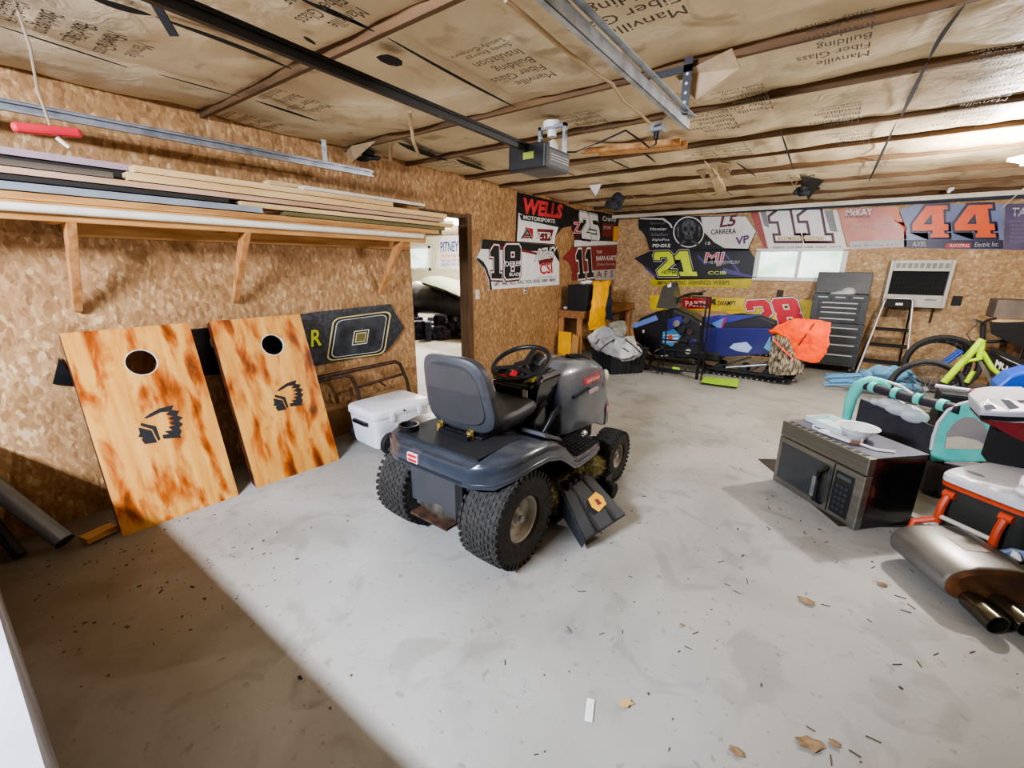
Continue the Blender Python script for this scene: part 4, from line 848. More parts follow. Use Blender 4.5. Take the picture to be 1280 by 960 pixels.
board('cornhole_board','front cornhole board of scorched yellow wood nearest the camera, clean dark crest',(-3.13,.45,.0),(-3.10,1.065,.0),(-3.50,.45,1.16),(-3.49,1.07,1.16),1,(177,453),a1,None)
def z2(p):
    # same crest on the second board, moved by the boards' image offset
    out=[]
    for x,y in p:
        X,Y=x/2.667,y/2.667+340; u=(X-173)/(229-173); v=(Y-506)/(555-506)
        out.append((341+u*38+v*1,476+v*38+u*-1.5))
    return out
a2=[z2(c_) for c_ in crest]
board('cornhole_board','rear cornhole board of scorched wood with darker burn marks, nearer the doorway',(-3.10,1.185,.0),(-3.05,1.81,.0),(-3.50,1.225,1.155),(-3.49,1.85,1.155),2,(341,431),a2,None)
# ================================================================ WHITE WHEELED COOLER
A0=PZ(478,560,.08); 
c0=V((-2.83,2.02,0)); o=thing('wheeled_cooler','white wheeled cooler standing between the rear cornhole board and the lawn tractor','cooler',c0,86)
CW=mat('cooler_white','dfe0e2',.35,c2='d4d6da')
L_c,Wc=.58,.42
MB().loft([[V((q.x+L_c/2,q.y+Wc/2,z)) for q in ell((0,0,0),(1,0,0),(0,1,0),L_c/2*s,Wc/2*s,40,9)] for z,s in((.05,.90),(.08,.93),(.31,1.0))]).build('cooler_body',CW,o,smooth=True)
MB().loft([[V((q.x+L_c/2,q.y+Wc/2,z)) for q in ell((0,0,0),(1,0,0),(0,1,0),L_c/2*s,Wc/2*s,40,9)] for z,s in((.312,1.02),(.32,1.04),(.365,1.04),(.38,1.0),(.385,.96))]).build('cooler_lid',CW,o,smooth=True)
MB().b2((.14,-.022,.28),(.18,-.008,.35)).b2((.42,-.022,.28),(.46,-.008,.35)).build('latch',CW,o,bev=.004)
MB().cyl((.28,-.012,.345),(.28,-.02,.345),.008).build('lock_hole',BLK,o)
for y in(-.05,Wc-.0):
    w_=MB().lathe([(.02,0),(.085,0),(.095,.012),(.095,.038),(.085,.05),(.02,.05)],(.12,y,.095),(0,1,0),28).build('wheel',BLKM,o,smooth=True)
    mb=MB()
    for k in range(5): a=2*PI*k/5; mb.bar((.12+.02*math.cos(a),y-.004,.095+.02*math.sin(a)),(.12+.07*math.cos(a),y-.004,.095+.07*math.sin(a)),.012,.006)
    mb.build('spokes',DGREY,w_)
MB().b2((-.03,.1,.25),(.0,.3,.28)).build('carry_handle',BLK,o,bev=.006)
MB().b2((.5,.02,0),(.56,.08,.06)).b2((.5,.32,0),(.56,.38,.06)).build('foot',BLKM,o)
# brown tube frame behind the cooler
o=thing('bed_rail','rusty brown tubular steel frame leaning on the wall behind the white cooler','metal frame',(0,0,0))
X_=-3.42
def T(x,y,X=X_): return PX(x,y,X)
for n_i,(pts,r) in enumerate((([(380,476),(440,463),(494,452),(500,455),(508,474),(514,500)],.018),([(380,480),(430,469),(439,471),(446,484),(450,505)],.018),([(446,484),(505,467)],.013),([(472,476),(482,482)],.010),([(438,484),(441,495)],.01))):
    MB().tube([T(*p) for p in pts]+([] if n_i>1 else [V((X_+.0,T(*pts[-1]).y,.02))]),r,10).build('tube',RUST,o,smooth=True)
o.location=(0,0,0)
tag(MB().hexa([PX(405,510,-3.5),PX(512,480,-3.5),V((-3.5,PX(512,480,-3.5).y,.0)),V((-3.5,PX(405,510,-3.5).y,0))],[p-V((.01,0,0)) for p in [PX(405,510,-3.5),PX(512,480,-3.5),V((-3.5,PX(512,480,-3.5).y,.0)),V((-3.5,PX(405,510,-3.5).y,0))]]).build('cardboard_sheet',mat('cardboard','a07c52',.8,c2='8a6843')),'flat cardboard sheet leaning on the wall behind the white cooler','cardboard')
# small things along the left wall
a,b=PZ(104,676,.03),PZ(143,658,.03)
tag(MB().bar(a,b,.075,.038).build('wood_offcut',PINE,bev=.003),'short pine offcut lying by the bottom corner of the front cornhole board','wood block')
a,b=PZ(80,676,.06),PZ(-30,590,.45)
o=thing('metal_pipe','dull grey metal pipe leaning out of the lower left corner','pipe',(0,0,0)); MB().tube([a,a.lerp(b,.5),b],.045,18).build('pipe_body',mat('zinc','85888c',.4,.5),o,smooth=True)
MB().cyl(a+(a-b)*.01,a+(a-b)*.014,.046,.046,18).build('pipe_end',BLK,o)
a,b=PZ(25,695,.03),PZ(-30,625,.3)
tag(MB().tube([a,b],.03,10).tube([a+V((.0,.0,0)),b+V((.0,.0,.0))],.012,8).build('dark_pole',BLK),'dark pole beside the grey pipe in the lower left corner','pole')
for i,(x,y) in enumerate(((118,738),(352,880),(372,848),(735,893))): pass
# ================================================================ WORKBENCH CORNER
BENCH=mat('bench_wood','a5784c',.65,c2='86592f',scale=4,stretch=(5,.6,5))
bx0,bx1=WX+.01,-3.12; by0,by1=6.25,8.45
o=thing('workbench','brown wooden workbench along the left wall in the far corner','workbench',(bx0,by0,0)); w_=bx1-bx0; l_=by1-by0
MB().b2((0,0,.80),(w_,l_,.84)).build('bench_top',BENCH,o,bev=.004)
MB().b2((0,-.0,.72),(w_,.04,.80)).b2((w_-.04,.04,.72),(w_,l_,.80)).build('apron',BENCH,o,bev=.003)
for x,y in((w_-.13,.03),(w_-.13,1.1),(w_-.13,l_-.1),(.0,.03)): MB().b2((x,y,0),(x+.09,y+.04,.72)).build('leg',PINEV,o,bev=.003)
MB().b2((.0,.9,.25),(w_-.05,l_-.2,.28)).build('shelf',BENCH,o)
o=thing('speaker_box','plain black box standing on the front end of the workbench','box',(bx0+.13,by0+.06,.84))
MB().b2((0,0,0),(.34,.34,.40)).build('box',BLKM,o,bev=.01); MB().b2((.02,.0,.40),(.32,.32,.405)).build('box_top',BLK,o)
def cloth(name,lab_,cat,pts,mt,thick=.02,amp=.012,parent=None,nu=24,nv=24,seed=0,rnd_=True):
    """soft sheet through a grid of real points pts[v][u]"""
    from mathutils import noise
    nvp,nup=len(pts),len(pts[0])
    def cr(a,b,c,d,t): return .5*((2*b)+(c-a)*t+(2*a-5*b+4*c-d)*t*t+(3*b-a-3*c+d)*t**3)
    def row(r,u):
        x=u*(nup-1); i=min(int(x),nup-2); t=x-i; g=lambda k: V(r[max(0,min(nup-1,k))]); return cr(g(i-1),g(i),g(i+1),g(i+2),t)
    def fn(u,v):
        x=v*(nvp-1); i=min(int(x),nvp-2); t=x-i; g=lambda k: row(pts[max(0,min(nvp-1,k))],u)
        p=cr(g(i-1),g(i),g(i+1),g(i+2),t); return p+V((noise.noise(p*9+V((seed,0,0))),noise.noise(p*9+V((0,seed,5))),noise.noise(p*9+V((9,0,seed)))))*amp+V((noise.noise(p*17),noise.noise(p*17+V((3,1,5))),noise.noise(p*17+V((9,7,1)))))*amp*.7
    o=MB().grid(fn,nu,nv).build(name,mt,parent,smooth=True,solid=thick)
    if lab_: tag(o,lab_,cat)
    return o
# yellow garment hanging over the bench front
X=-3.06
o=cloth('yellow_garment','golden yellow work trousers hanging down from the front of the workbench','clothing',
 [[V((-3.10+.02*k,PX(742+k*9,350+0*k,-3.10).y-.0,PX(742,352,-3.10).z)) for k in range(3)],
  [PX(740,380,-3.03),PX(748,380,-3.0),PX(757,380,-3.03)],[PX(736,400,-3.02),PX(746,400,-2.98),PX(756,400,-3.02)],[PX(737,413,-3.02),PX(747,412,-2.98),PX(756,410,-3.02)]],YEL,.03,.02)
cloth('dark_garment','dark blue-black garment hanging beside the yellow trousers','clothing',[[PX(756,353,-3.07),PX(763,353,-3.07)],[PX(757,380,-3.05),PX(764,380,-3.04)],[PX(757,398,-3.05),PX(766,400,-3.04)]],mat('dark_blue_cloth','1c2b44',.8),.03,.015)
o=MB(); c=V((-3.50,6.33,.845)); 
for i in range(5): o.ball(c+V((rnd.random()*.1-.02,rnd.random()*.1,.025)),(.05,.05,.025),10,6)
tag(o.build('white_rag',mat('rag_white','d9d9d6',.9),smooth=True),'crumpled white rag at the near end of the workbench','rag')
c=PZ(762,346,.86); tag(MB().ball(V((-3.22,6.55,1.285)),(.08,.06,.035),12,8).ball(V((-3.28,6.5,1.275)),(.06,.06,.03),12,8).build('cloth_bundle',WHITE,smooth=True),'small white bundle on top of the black box on the workbench','cloth')
a,b=PX(780,378,-3.2),PX(800,372,-3.2)
tag(MB().b2((-3.5,7.0,.842),(-3.2,7.5,.88)).build('flat_tray',BLKM,bev=.005),'flat black tray lying on the far half of the workbench','tray')
# yellow bin under the bench
c=PX(700,440,-3.3)
o=thing('yellow_tray','bright yellow plastic tray tipped up against the workbench leg','tray',(-3.50,6.12,0),0)
MB().hexa([V((0,0,.16)),V((.24,-.02,.12)),V((.24,.02,.12)),V((0,.04,.16))],[V((-.04,.08,.50)),V((.20,.06,.50)),V((.20,.10,.50)),V((-.04,.12,.50))]).b2((.0,.02,0),(.22,.1,.14)).build('tray_panel',YEL,o,bev=.01)
MB().hexa([V((.24,0,.0)),V((.34,.04,.0)),V((.34,.07,.0)),V((.24,.04,.0))],[V((.22,.08,.48)),V((.33,.10,.44)),V((.33,.13,.44)),V((.22,.12,.48))]).build('side_panel',mat('amber','a8761c',.5),o,bev=.004)
# outlets on the left wall
def plate_(name,lab_,p,n,mt,w=.07,h=.115,slots=True):
    p=V(p); n=V(n); t=V((-n.y,n.x,0)) ; o=thing(name,lab_,'outlet',p)
    d=lambda a,b,c: t*a+V((0,0,b))+n*c
    MB().hexa([d(-w/2,-h/2,-.008),d(w/2,-h/2,-.008),d(w/2,h/2,-.008),d(-w/2,h/2,-.008)],[d(-w/2,-h/2,.003),d(w/2,-h/2,.003),d(w/2,h/2,.003),d(-w/2,h/2,.003)]).build('cover_plate',mt,o)
    if slots:
        for z in(-.025,.025): MB().hexa([d(-.015,z-.014,0),d(.015,z-.014,0),d(.015,z+.014,0),d(-.015,z+.014,0)],[d(-.015,z-.014,.006),d(.015,z-.014,.006),d(.015,z+.014,.006),d(-.015,z+.014,.006)]).build('socket',BLK,o)
    else: MB().hexa([d(-.006,-.012,0),d(.006,-.012,0),d(.006,.012,0),d(-.006,.012,0)],[d(-.005,-.0,.014),d(.005,-.0,.014),d(.005,.012,.012),d(-.005,.012,.012)]).build('toggle',WHITE,o)
plate_('light_switch','cream light switch plate just right of the doorway',PX(597,368,WX+.009),(1,0,0),OFFW,slots=False)
plate_('wall_outlet','cream wall outlet below the white number 18 panel',PX(656.5,363,WX+.009),(1,0,0),OFFW,.06,.10)
plate_('wall_outlet','brown wall outlet above the red number 28',PY(975,367,FY-.009),(0,-1,0),RUST,.09,.12)
plate_('wall_outlet','black wall outlet to the right of the gas heater',PY(1196,376,FY-.009),(0,-1,0),BLK,.10,.13)
# black tote with a grey jacket
tz=.36; a,b,c=V((-2.86,6.02,0)),V((-2.42,5.80,0)),V((-2.05,6.25,0)); d=a+c-b
ctr=(a+c)/2
o=thing('storage_tote','ribbed black storage tote on the floor in front of the workbench','tote',ctr)
bot=[(p-ctr)*.9 for p in(a,b,c,d)]; top=[(p-ctr)+V((0,0,tz)) for p in(a,b,c,d)]
MB().hexa(bot,top).build('tote_body',BLKM,o,bev=.01); MB().hexa([p*1.05+V((0,0,-.02)) if 0 else V((p.x*1.06,p.y*1.06,tz)) for p in top],[V((p.x*1.06,p.y*1.06,tz+.03)) for p in top]).build('lid',BLK,o,bev=.008)
for k in range(7):
    t=(k+.7)/8
    for (p,q,p2,q2) in((bot[0],bot[1],top[0],top[1]),(bot[1],bot[2],top[1],top[2])): MB().bar(p.lerp(q,t)*1.0+V((0,0,.0)),p2.lerp(q2,t)-V((0,0,.03)),.02,.02).build('rib',BLKM,o)
JG=mat('jacket_grey','b9babb',.8,c2='a5a6a8',bump=.3,bscale=30); JK=mat('jacket_olive','85867c',.8,c2='6f7068',bump=.3)
Zt=tz+.05
j=thing('grey_jacket','light grey jacket with black stripes thrown over the black tote','jacket',(0,0,0))
def jc(name,rows,mt,**k):
    o=cloth(name,None,None,rows,mt,.02,.02,parent=j,**k); return o
jc('jacket_body',[[PZ(735,420,Zt+.25),PZ(752,408,Zt+.33),PZ(775,412,Zt+.3)],[PZ(738,428,Zt+.15),PZ(760,420,Zt+.22),PZ(785,425,Zt+.2)],[PZ(741,434,Zt+.06),PZ(768,432,Zt+.14),PZ(792,436,Zt+.1)],[PZ(750,438,Zt),PZ(778,448,Zt+.02),PZ(799,443,Zt-.0)]],JG)
jc('sleeve',[[PZ(768,425,Zt+.2),PZ(790,420,Zt+.2)],[PZ(766,438,Zt+.08),PZ(796,432,Zt+.12)],[PZ(770,446,Zt-.05),PZ(802,440,Zt+.05)],[PZ(778,452,Zt-.10),PZ(800,446,Zt-.03)]],JG)
jc('hood',[[PZ(760,405,Zt+.38),PZ(780,402,Zt+.4)],[PZ(765,412,Zt+.34),PZ(783,410,Zt+.36)],[PZ(770,420,Zt+.27),PZ(782,420,Zt+.28)]],JK)
for pts in ([(748,440),(756,432),(768,424),(772,418)],[(774,416),(784,426),(794,434),(801,441)],[(779,435),(786,440)],[(745,430),(749,424)]):
    MB().tube([PZ(x,y,Zt+.23 if i<1 else Zt+.2-.0*i) for i,(x,y) in enumerate(pts)],.012,6,flat=.4).build('stripe',BLK,j)
# ================================================================ SNOWMOBILE
# runs across the room at y of about 6.9, nose to the left
SNY=6.95
def SN(x,y,dy=0): return PY(x,y,SNY+dy)
o=thing('snowmobile','dark blue and black snowmobile parked along the far wall','snowmobile',(-1.3,SNY,0)); sm_=o
inv=wm(o).inverted()
def sp(pts,mt,name,y0=-.2,y1=.2,parent=None,bev=.012):
    P=[inv@SN(x,y) for x,y in pts]; parent=parent or sm_
    return MB().hexa([V((p.x,y0,max(p.z,.0))) for p in P],[V((p.x,y1,max(p.z,.0))) for p in P]).build(name,mt,parent,bev=bev)
DB=mat('body_black','17181d',.3,coat=.4)
sp([(796,408),(806,396),(826,388),(848,384),(868,392),(884,402),(884,440),(860,448),(820,440),(800,424)],DB,'hood',-.24,.24,bev=.05)
sp([(880,398),(925,392),(952,394),(972,402),(968,412),(940,416),(900,416),(880,410)],mat('seat_black','24252a',.6),'seat',-.13,.13,bev=.03)
sp([(882,396),(900,393),(952,393),(935,397),(905,404),(888,404)],mat('seat_blue','2c2f8f',.35,coat=.3),'seat_panel',-.15,-.128,bev=.003)
sp([(892,403),(908,396),(903,411)],mat('panel_lightblue','5c86cc',.35),'seat_graphic',-.156,-.15,bev=0); sp([(903,410),(909,396),(911,396),(905,411)],mat('panel_crimson','b02545',.35),'seat_graphic',-.157,-.15,bev=0)
sp([(862,408),(960,408),(972,412),(966,440),(880,445),(864,436)],NAVY,'side_tunnel',-.20,.20,bev=.015)
sp([(920,427),(936,425),(943,432),(938,438),(924,436),(915,432)],mat('silver_blue','9fb7df',.3),'side_graphic',-.206,-.2,bev=0)
sp([(957,432),(965,418),(966,438)],SKY,'side_graphic',-.206,-.2,bev=0)
sp([(833,413),(848,409),(857,418),(846,430),(834,426)],mat('panel_sky','4f9ad6',.3),'hood_graphic',-.248,-.24,bev=0)
for yy in(416,420,424): sp([(836,yy),(854,yy),(854,yy+1.4),(836,yy+1.4)],WHITE,'hood_stripe',-.252,-.248,bev=0)
sp([(841,417),(846,416),(847,421),(842,422)],ORANGE,'hood_badge',-.255,-.252,bev=0)
sp([(796,404),(826,392),(829,398),(800,408)],mat('nose_blue','6d86c8',.25),'nose_panel',-.246,-.24,bev=0)
sp([(838,398),(856,393),(860,400),(842,412)],mat('violet_panel','3d3a9e',.3),'hood_graphic',-.249,-.24,bev=0)
sp([(824,384),(832,358),(843,352),(846,362),(850,386)],mat('smoke_windshield','55534e',.15,trans=.3),'windshield',-.16,.16,bev=.01)
sp([(838,356),(843,353),(843,358),(839,359)],WHITE,'windshield_glint',-.165,-.16,bev=0)
for s in(-1,1):
    p=[inv@SN(x,y) for x,y in((846,384),(852,372),(862,368),(875,365))]; 
    MB().tube([V((q.x,s*(.05+.1*i),q.z)) for i,q in enumerate(p)],.014,8).build('handlebar',BLK,o)
    MB().tube([V((p[2].x,s*.22,p[2].z)),V((p[3].x-.05,s*.38,p[3].z-.05))],.02,8).build('grip',BLK,o)
for (px,py,r_,m_) in ((852,402,.05,GREY),(858,410,.06,BLK),(864,398,.05,DGREY),(868,412,.045,RUST),(860,424,.07,BLK),(872,425,.05,NAVY),(846,440,.05,BLK),(866,436,.04,LGREY)):
    c=inv@SN(px,py); MB().cyl((c.x,-.25,c.z),(c.x,-.30,c.z),r_,n=10).build('engine_part',m_,o,bev=.006)
p=[inv@SN(x,y) for x,y in((858,388),(900,386),(960,388))]
# suspension and track
q0=(inv@SN(872,440)).x; q1=(inv@SN(1003,440)).x
trk=[(q0,.16),(q0+.12,.06),(q0+.3,.035),(q1-.25,.035),(q1-.05,.08),(q1,.2),(q1-.06,.32),(q1-.25,.36),(q0+.2,.34),(q0,.26)]
mb=MB(); n_=len(trk)
for i in range(n_):
    a,b=trk[i],trk[(i+1)%n_]; mb.bar((a[0],0,a[1]),(b[0],0,b[1]),.38,.016,(0,1,0) if False else (0,0,1))
mb.v=mb.v; mb.build('track_belt',BLKM,o)
mb=MB(); L=[]
for i in range(n_):
    a,b=V((trk[i][0],0,trk[i][1])),V((trk[(i+1)%n_][0],0,trk[(i+1)%n_][1])); k=max(1,int((b-a).length/.07))
    for j in range(k): L.append((a.lerp(b,j/k),b-a))
cx=(q0+q1)/2
for p,d in L:
    nrm=V((d.z,0,-d.x)).normalized(); 
    if (p+nrm-V((cx,0,.2))).length<(p-nrm-V((cx,0,.2))).length: nrm=-nrm
    c=p+nrm*.012; mb.box(c,(.02,.37,.022),(0,0,0))
mb.build('track_lug',mat('lug_grey','b4b5b6',.6),o)
for x in(q0+.35,(q0+q1)/2,q1-.35,q1-.12): 
    for s in(-1,1): MB().lathe([(.02,0),(.06,0),(.065,.01),(.065,.02),(.06,.03),(.02,.03)],(x,s*.14,.11 if x<q1-.2 else .2),(0,1,0),18).build('idler_wheel',BLK,o)
MB().bar((q0+.2,-.16,.09),(q1-.15,-.16,.09),.02,.03).bar((q0+.3,-.16,.1),(q0+.75,-.16,.32),.02,.02).bar((q0+.75,-.16,.1),(q0+1.0,-.16,.32),.02,.02).build('slide_rail',BLK,o)
MB().cyl((q0+.45,-.17,.13),(q0+.95,-.17,.24),.02).build('shock_absorber',STEEL,o,smooth=True)
# skis
for s in(-1,1):
    y=s*.40-.05
    P=[inv@SN(x,yy) for x,yy in((776,446),(790,455),(830,462),(865,470))]
    x0,x1=P[0].x,P[-1].x
    MB().loft([[V((x,y-.06,z)),V((x,y+.06,z)),V((x,y+.06,z+.02)),V((x,y-.06,z+.02))] for x,z in((x0,.20),(x0+.08,.10),(x0+.25,.02),(x1-.1,.02),(x1,.06))]).build('ski',mat('ski_black','242427',.5),o)
    MB().tube([(x0,y,.21),(x0+.18,y,.22),(x0+.35,y,.06)],.012,8).build('ski_loop',BLK,o)
    MB().tube([((x0+x1)/2+.05,y,.05),((x0+x1)/2+.1,y*.9,.28),((x0+x1)/2+.25,y*.4,.40)],.02,8).build('ski_spindle',BLK,o)
    MB().tube([((x0+x1)/2+.12,y*.85,.2),((x0+x1)/2+.35,y*.3,.22)],.014,8).build('control_arm',LGREY,o)
MB().b2((-.42,-.22,.2),(.15,.22,.34)).build('belly_pan',BLK,o,bev=.03)
for (x,y,m_) in((797,413,mat('amber_lamp','e8943a',.4)),(811,412,WHITE)): 
    c=inv@SN(x,y); MB().ball((c.x,-.255,c.z),(.02,.01,.03),8,6).build('lamp',m_,o)
# black tubular stand in front of the snowmobile
ry=6.32
def RK(x,y): return PY(x,y,ry)
o=thing('tube_rack','black tubular metal rack standing in front of the snowmobile','rack',(0,0,0))
a,b=RK(821,462),RK(870,472); a.z=b.z=.02
xA,xB=RK(826,430).x,RK(875,430).x
zT=RK(887,372).z
for x,zt in((xA,RK(826,386).z),(xA+.06,RK(826,392).z),(xB,RK(872,395).z),(xB+.07,zT),(xB+.02,zT)):
    MB().cyl((x,ry,.0),(x,ry,zt),.012,n=8).build('post',BLK,o)
for z,x0,x1 in((zT,xB-.18,xB+.07),(zT-.10,xB-.16,xB+.05),(.52,xA,xB),(.38,xA,xB+.07),(.26,xA-.2,xB),(.10,xA-.2,xB+.1)): MB().cyl((x0,ry,z),(x1,ry,z-.0),.011,n=8).build('crossbar',BLK,o)
MB().tube([(xA-.32,ry,.10),(xA-.2,ry,.12),(xA,ry-.01,.02)],.012,8).tube([(xA-.32,ry-.04,.22),(xA-.1,ry-.04,.2)],.01,8).build('foot_bar',BLK,o)
# lime ramp pieces
c=PZ(892,478,.02); 
tag(MB().hexa([PZ(876,478,.0),PZ(922,484,.0),PZ(924,474,.0),PZ(880,471,.0)],[PZ(876,478,.035),PZ(922,484,.035),PZ(924,474,.035),PZ(880,471,.035)]).build('lime_ski_guide',mat('lime_plastic','a8d83a',.4)),'lime green plastic piece lying on the floor below the snowmobile track','plastic part')
tag(MB().b2((RK(841,462).x,ry-.03,.11),(RK(850,462).x,ry-.015,.14)).build('lime_strap',mat('lime_plastic','a8d83a',.4)),'small lime tag on the lower bar of the black tubular rack','tag')
# camo bag and orange jacket on the back of the machine
CAMO=mat('camo_cloth','a39780',.9,c2='4d4436',scale=26,stretch=(2,1,.6),lo=.42,hi=.58)
Yc=SNY-.30
def C_(x,y,d=0): return PY(x,y,Yc+d)
cloth('camouflage_bib','camouflage hunting bib with orange straps draped over the snowmobile tail','clothing',[[C_(965,420),C_(980,421,.0),C_(996,428)],[C_(963,440),C_(978,442,-.05),C_(1000,445)],[C_(962,455),C_(980,458,-.06),C_(1004,458)],[C_(962,468),C_(982,470,-.04),C_(1003,467)]],CAMO,.04,.02)
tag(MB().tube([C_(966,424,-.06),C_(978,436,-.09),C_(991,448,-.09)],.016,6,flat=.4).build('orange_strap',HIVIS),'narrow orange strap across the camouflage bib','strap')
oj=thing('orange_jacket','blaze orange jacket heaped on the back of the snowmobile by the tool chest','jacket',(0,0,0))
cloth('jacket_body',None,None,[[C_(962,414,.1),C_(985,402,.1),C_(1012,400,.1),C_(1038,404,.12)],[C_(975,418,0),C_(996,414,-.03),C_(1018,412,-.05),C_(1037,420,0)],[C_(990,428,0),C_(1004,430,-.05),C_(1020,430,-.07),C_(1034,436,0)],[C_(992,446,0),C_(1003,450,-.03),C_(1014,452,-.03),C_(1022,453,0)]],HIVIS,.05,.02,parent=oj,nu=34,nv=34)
MB().tube([C_(1018,404,-.03),C_(1008,418,-.09),C_(998,432,-.09)],.008,6).build('seam',mat('seam_dark','8a2e12',.8),oj)
# ================================================================ TOOL CHEST
ty0=7.98
P0,P1=PY(1021,344,ty0+.05),PY(1097,344,ty0)
o=thing('tool_chest','tall dark grey tool chest with silver drawer pulls beneath the window','tool chest',(P0.x,ty0,0)); Wt=.68; D_=.45
TC=mat('chest_grey','45494a',.45,c2='3c4041')
zl=[.0]
MB().b2((0,.0,.12),(Wt,D_,.74)).build('lower_cabinet',TC,o,bev=.006)
MB().b2((.01,.0,.745),(Wt-.01,D_-.05,1.16)).build('upper_chest',TC,o,bev=.006)
ld=MB().hexa([V((.01,.30,1.16)),V((Wt-.01,.30,1.16)),V((Wt-.01,.36,1.16)),V((.01,.36,1.16))],[V((.01,.36,1.47)),V((Wt-.01,.36,1.47)),V((Wt-.01,.42,1.47)),V((.01,.42,1.47))]).build('lid',TC,o,bev=.006)
for x in(.06,Wt-.06):
    for y in(.05,D_-.05): MB().cyl((x-.015,y,.05),(x+.015,y,.05),.05).b2((x-.02,y-.02,.08),(x+.02,y+.02,.12)).build('caster',BLK,o)
def drawer(x0,x1,z0,z1):
    d=MB().b2((x0,-.012,z0),(x1,.002,z1)).build('drawer',mat('drawer_grey','3d4142',.4),o,bev=.003)
    h=MB().b2((x0+.04,-.03,z1-.028),(x1-.04,-.012,z1-.012)).build('drawer_pull',LGREY,d)
w3=(Wt-.06)/3
for k in range(3): drawer(.03+k*w3,.03+(k+1)*w3-.01,1.07,1.14)
for z0,z1 in((1.0,1.06),(.93,.99),(.84,.92),(.76,.83)): drawer(.03+w3*.3,Wt-.03-w3*.3,z0,z1)
for z0,z1 in((.60,.70),(.47,.58),(.32,.45),(.15,.30)): drawer(.03,Wt-.03,z0,z1)
c=(.34,.06,1.165)
mb=MB().ball((.42,.16,1.21),(.09,.07,.07)).ball((.35,.14,1.19),(.10,.06,.04)).ball((.27,.12,1.18),(.07,.05,.025))
tag(mb.build('respirator',LGREY,smooth=True),'pale grey face mask lying in the open top of the tool chest','mask').location=(P0.x,ty0,-.02)
# ================================================================ STEP LADDER
LD=mat('ladder_alu','c9c6bc',.35,.5)
la,lb=PY(1104,374,7.55),PY(1143,376,7.55); fa,fb=PY(1073,464,7.35),PY(1127,461,7.35)
zt_=la.z
o=thing('step_ladder','aluminium step ladder with black steps standing before the heater','ladder',(0,0,0))
A0_,A1_=V((.43,7.0,0)),V((.98,7.0,0)); A0_=PZ(1068,473,0); A1_=PZ(1124,469,0); A1_.y=A0_.y
T0=PY(1106,376,A0_.y+.30); T1=PY(1141,377,A0_.y+.30); T1.z=T0.z
MB().tube([A0_,T0],.016,10).tube([T0,T0+V((.02,.02,.04)),T1+V((-.02,.02,.04)),T1],.016,10).tube([T1,A1_],.016,10).build('front_frame',LD,o,smooth=True)
B0,B1=V((A0_.x+.03,A0_.y+.68,0)),V((A1_.x-.03,A0_.y+.68,0))
MB().tube([B0,T0+V((0,.05,-.05))],.012,8).build('rear_leg',BLK,o); MB().tube([B1,T1+V((0,.05,-.05))],.012,8).build('rear_leg',BLK,o)
for t in(.22,.43,.63):
    p,q=A0_.lerp(T0,t),A1_.lerp(T1,t); MB().hexa([p+V((0,0,0)),q,q+V((0,.16,0)),p+V((0,.16,0))],[v+V((0,0,.03)) for v in(p,q,q+V((0,.16,0)),p+V((0,.16,0)))]).build('step',BLKM,o,bev=.005)
MB().hexa([T0+V((0,-.04,-.08)),T1+V((0,-.04,-.08)),T1+V((0,.14,-.08)),T0+V((0,.14,-.08))],[T0+V((0,-.0,.03)),T1+V((0,-.0,.03)),T1+V((0,.12,.03)),T0+V((0,.12,.03))]).build('top_tray',BLKM,o,bev=.01)
MB().hexa([T0+V((.12,-.048,-.05)),T1+V((-.10,-.048,-.05)),T1+V((-.10,-.03,-.05)),T0+V((.12,-.03,-.05))],[T0+V((.12,-.038,-.02)),T1+V((-.10,-.038,-.02)),T1+V((-.10,-.02,-.02)),T0+V((.12,-.02,-.02))]).build('tray_label',WHITE,o)
# ================================================================ HEATER
h0=PY(1103,380,FY-.1); h1=PY(1196,328,FY-.2)
hx0,hx1,hz0,hz1=PY(1109,350,FY-.2).x,PY(1190,350,FY-.2).x,PY(1140,384,FY-.2).z,PY(1155,325,FY-.2).z
o=thing('gas_heater','white wall-mounted gas heater with dark grille to the right of the window','heater',(hx0,FY-.2,hz0)); Wh,Hh=hx1-hx0,hz1-hz0
HW=mat('heater_white','c9c8bd',.4)
MB().b2((0,.0,0),(.04,.2,Hh)).b2((Wh-.04,0,0),(Wh,.2,Hh)).b2((.04,0,Hh-.15),(Wh-.04,.2,Hh)).b2((.04,0,0),(Wh-.04,.2,.17)).build('case',HW,o,bev=.008)
MB().b2((.04,.08,.17),(Wh-.04,.2,Hh-.15)).build('firebox',BLKM,o)
mb=MB()
for k in range(22): x=.05+(Wh-.1)*k/21; mb.cyl((x,.03,.17),(x,.03,Hh-.15),.0035,n=6)
for k in range(5): z=.2+(Hh-.38)*k/4; mb.cyl((.04,.025,z),(Wh-.04,.025,z),.003,n=6)
mb.build('grille',DGREY,o)
for k in range(9): x=.06+k*(Wh-.1)/9; MB().b2((x,-.006,Hh-.11),(x+.045,.01,Hh-.04)).build('top_vent',mat('vent_grey','8b8d86',.5),o)
MB().b2((.12,-.01,.10),(.24,.0,.125)).build('control_slot',BLK,o); MB().b2((Wh-.22,-.01,.10),(Wh-.1,.0,.12)).build('control_slot',GREY,o)
a=PY(1167,385,FY-.05); b=PY(1162,403,FY-.05); MB().cyl(wm(o).inverted()@a,wm(o).inverted()@b,.012).build('gas_pipe',RUST,o)
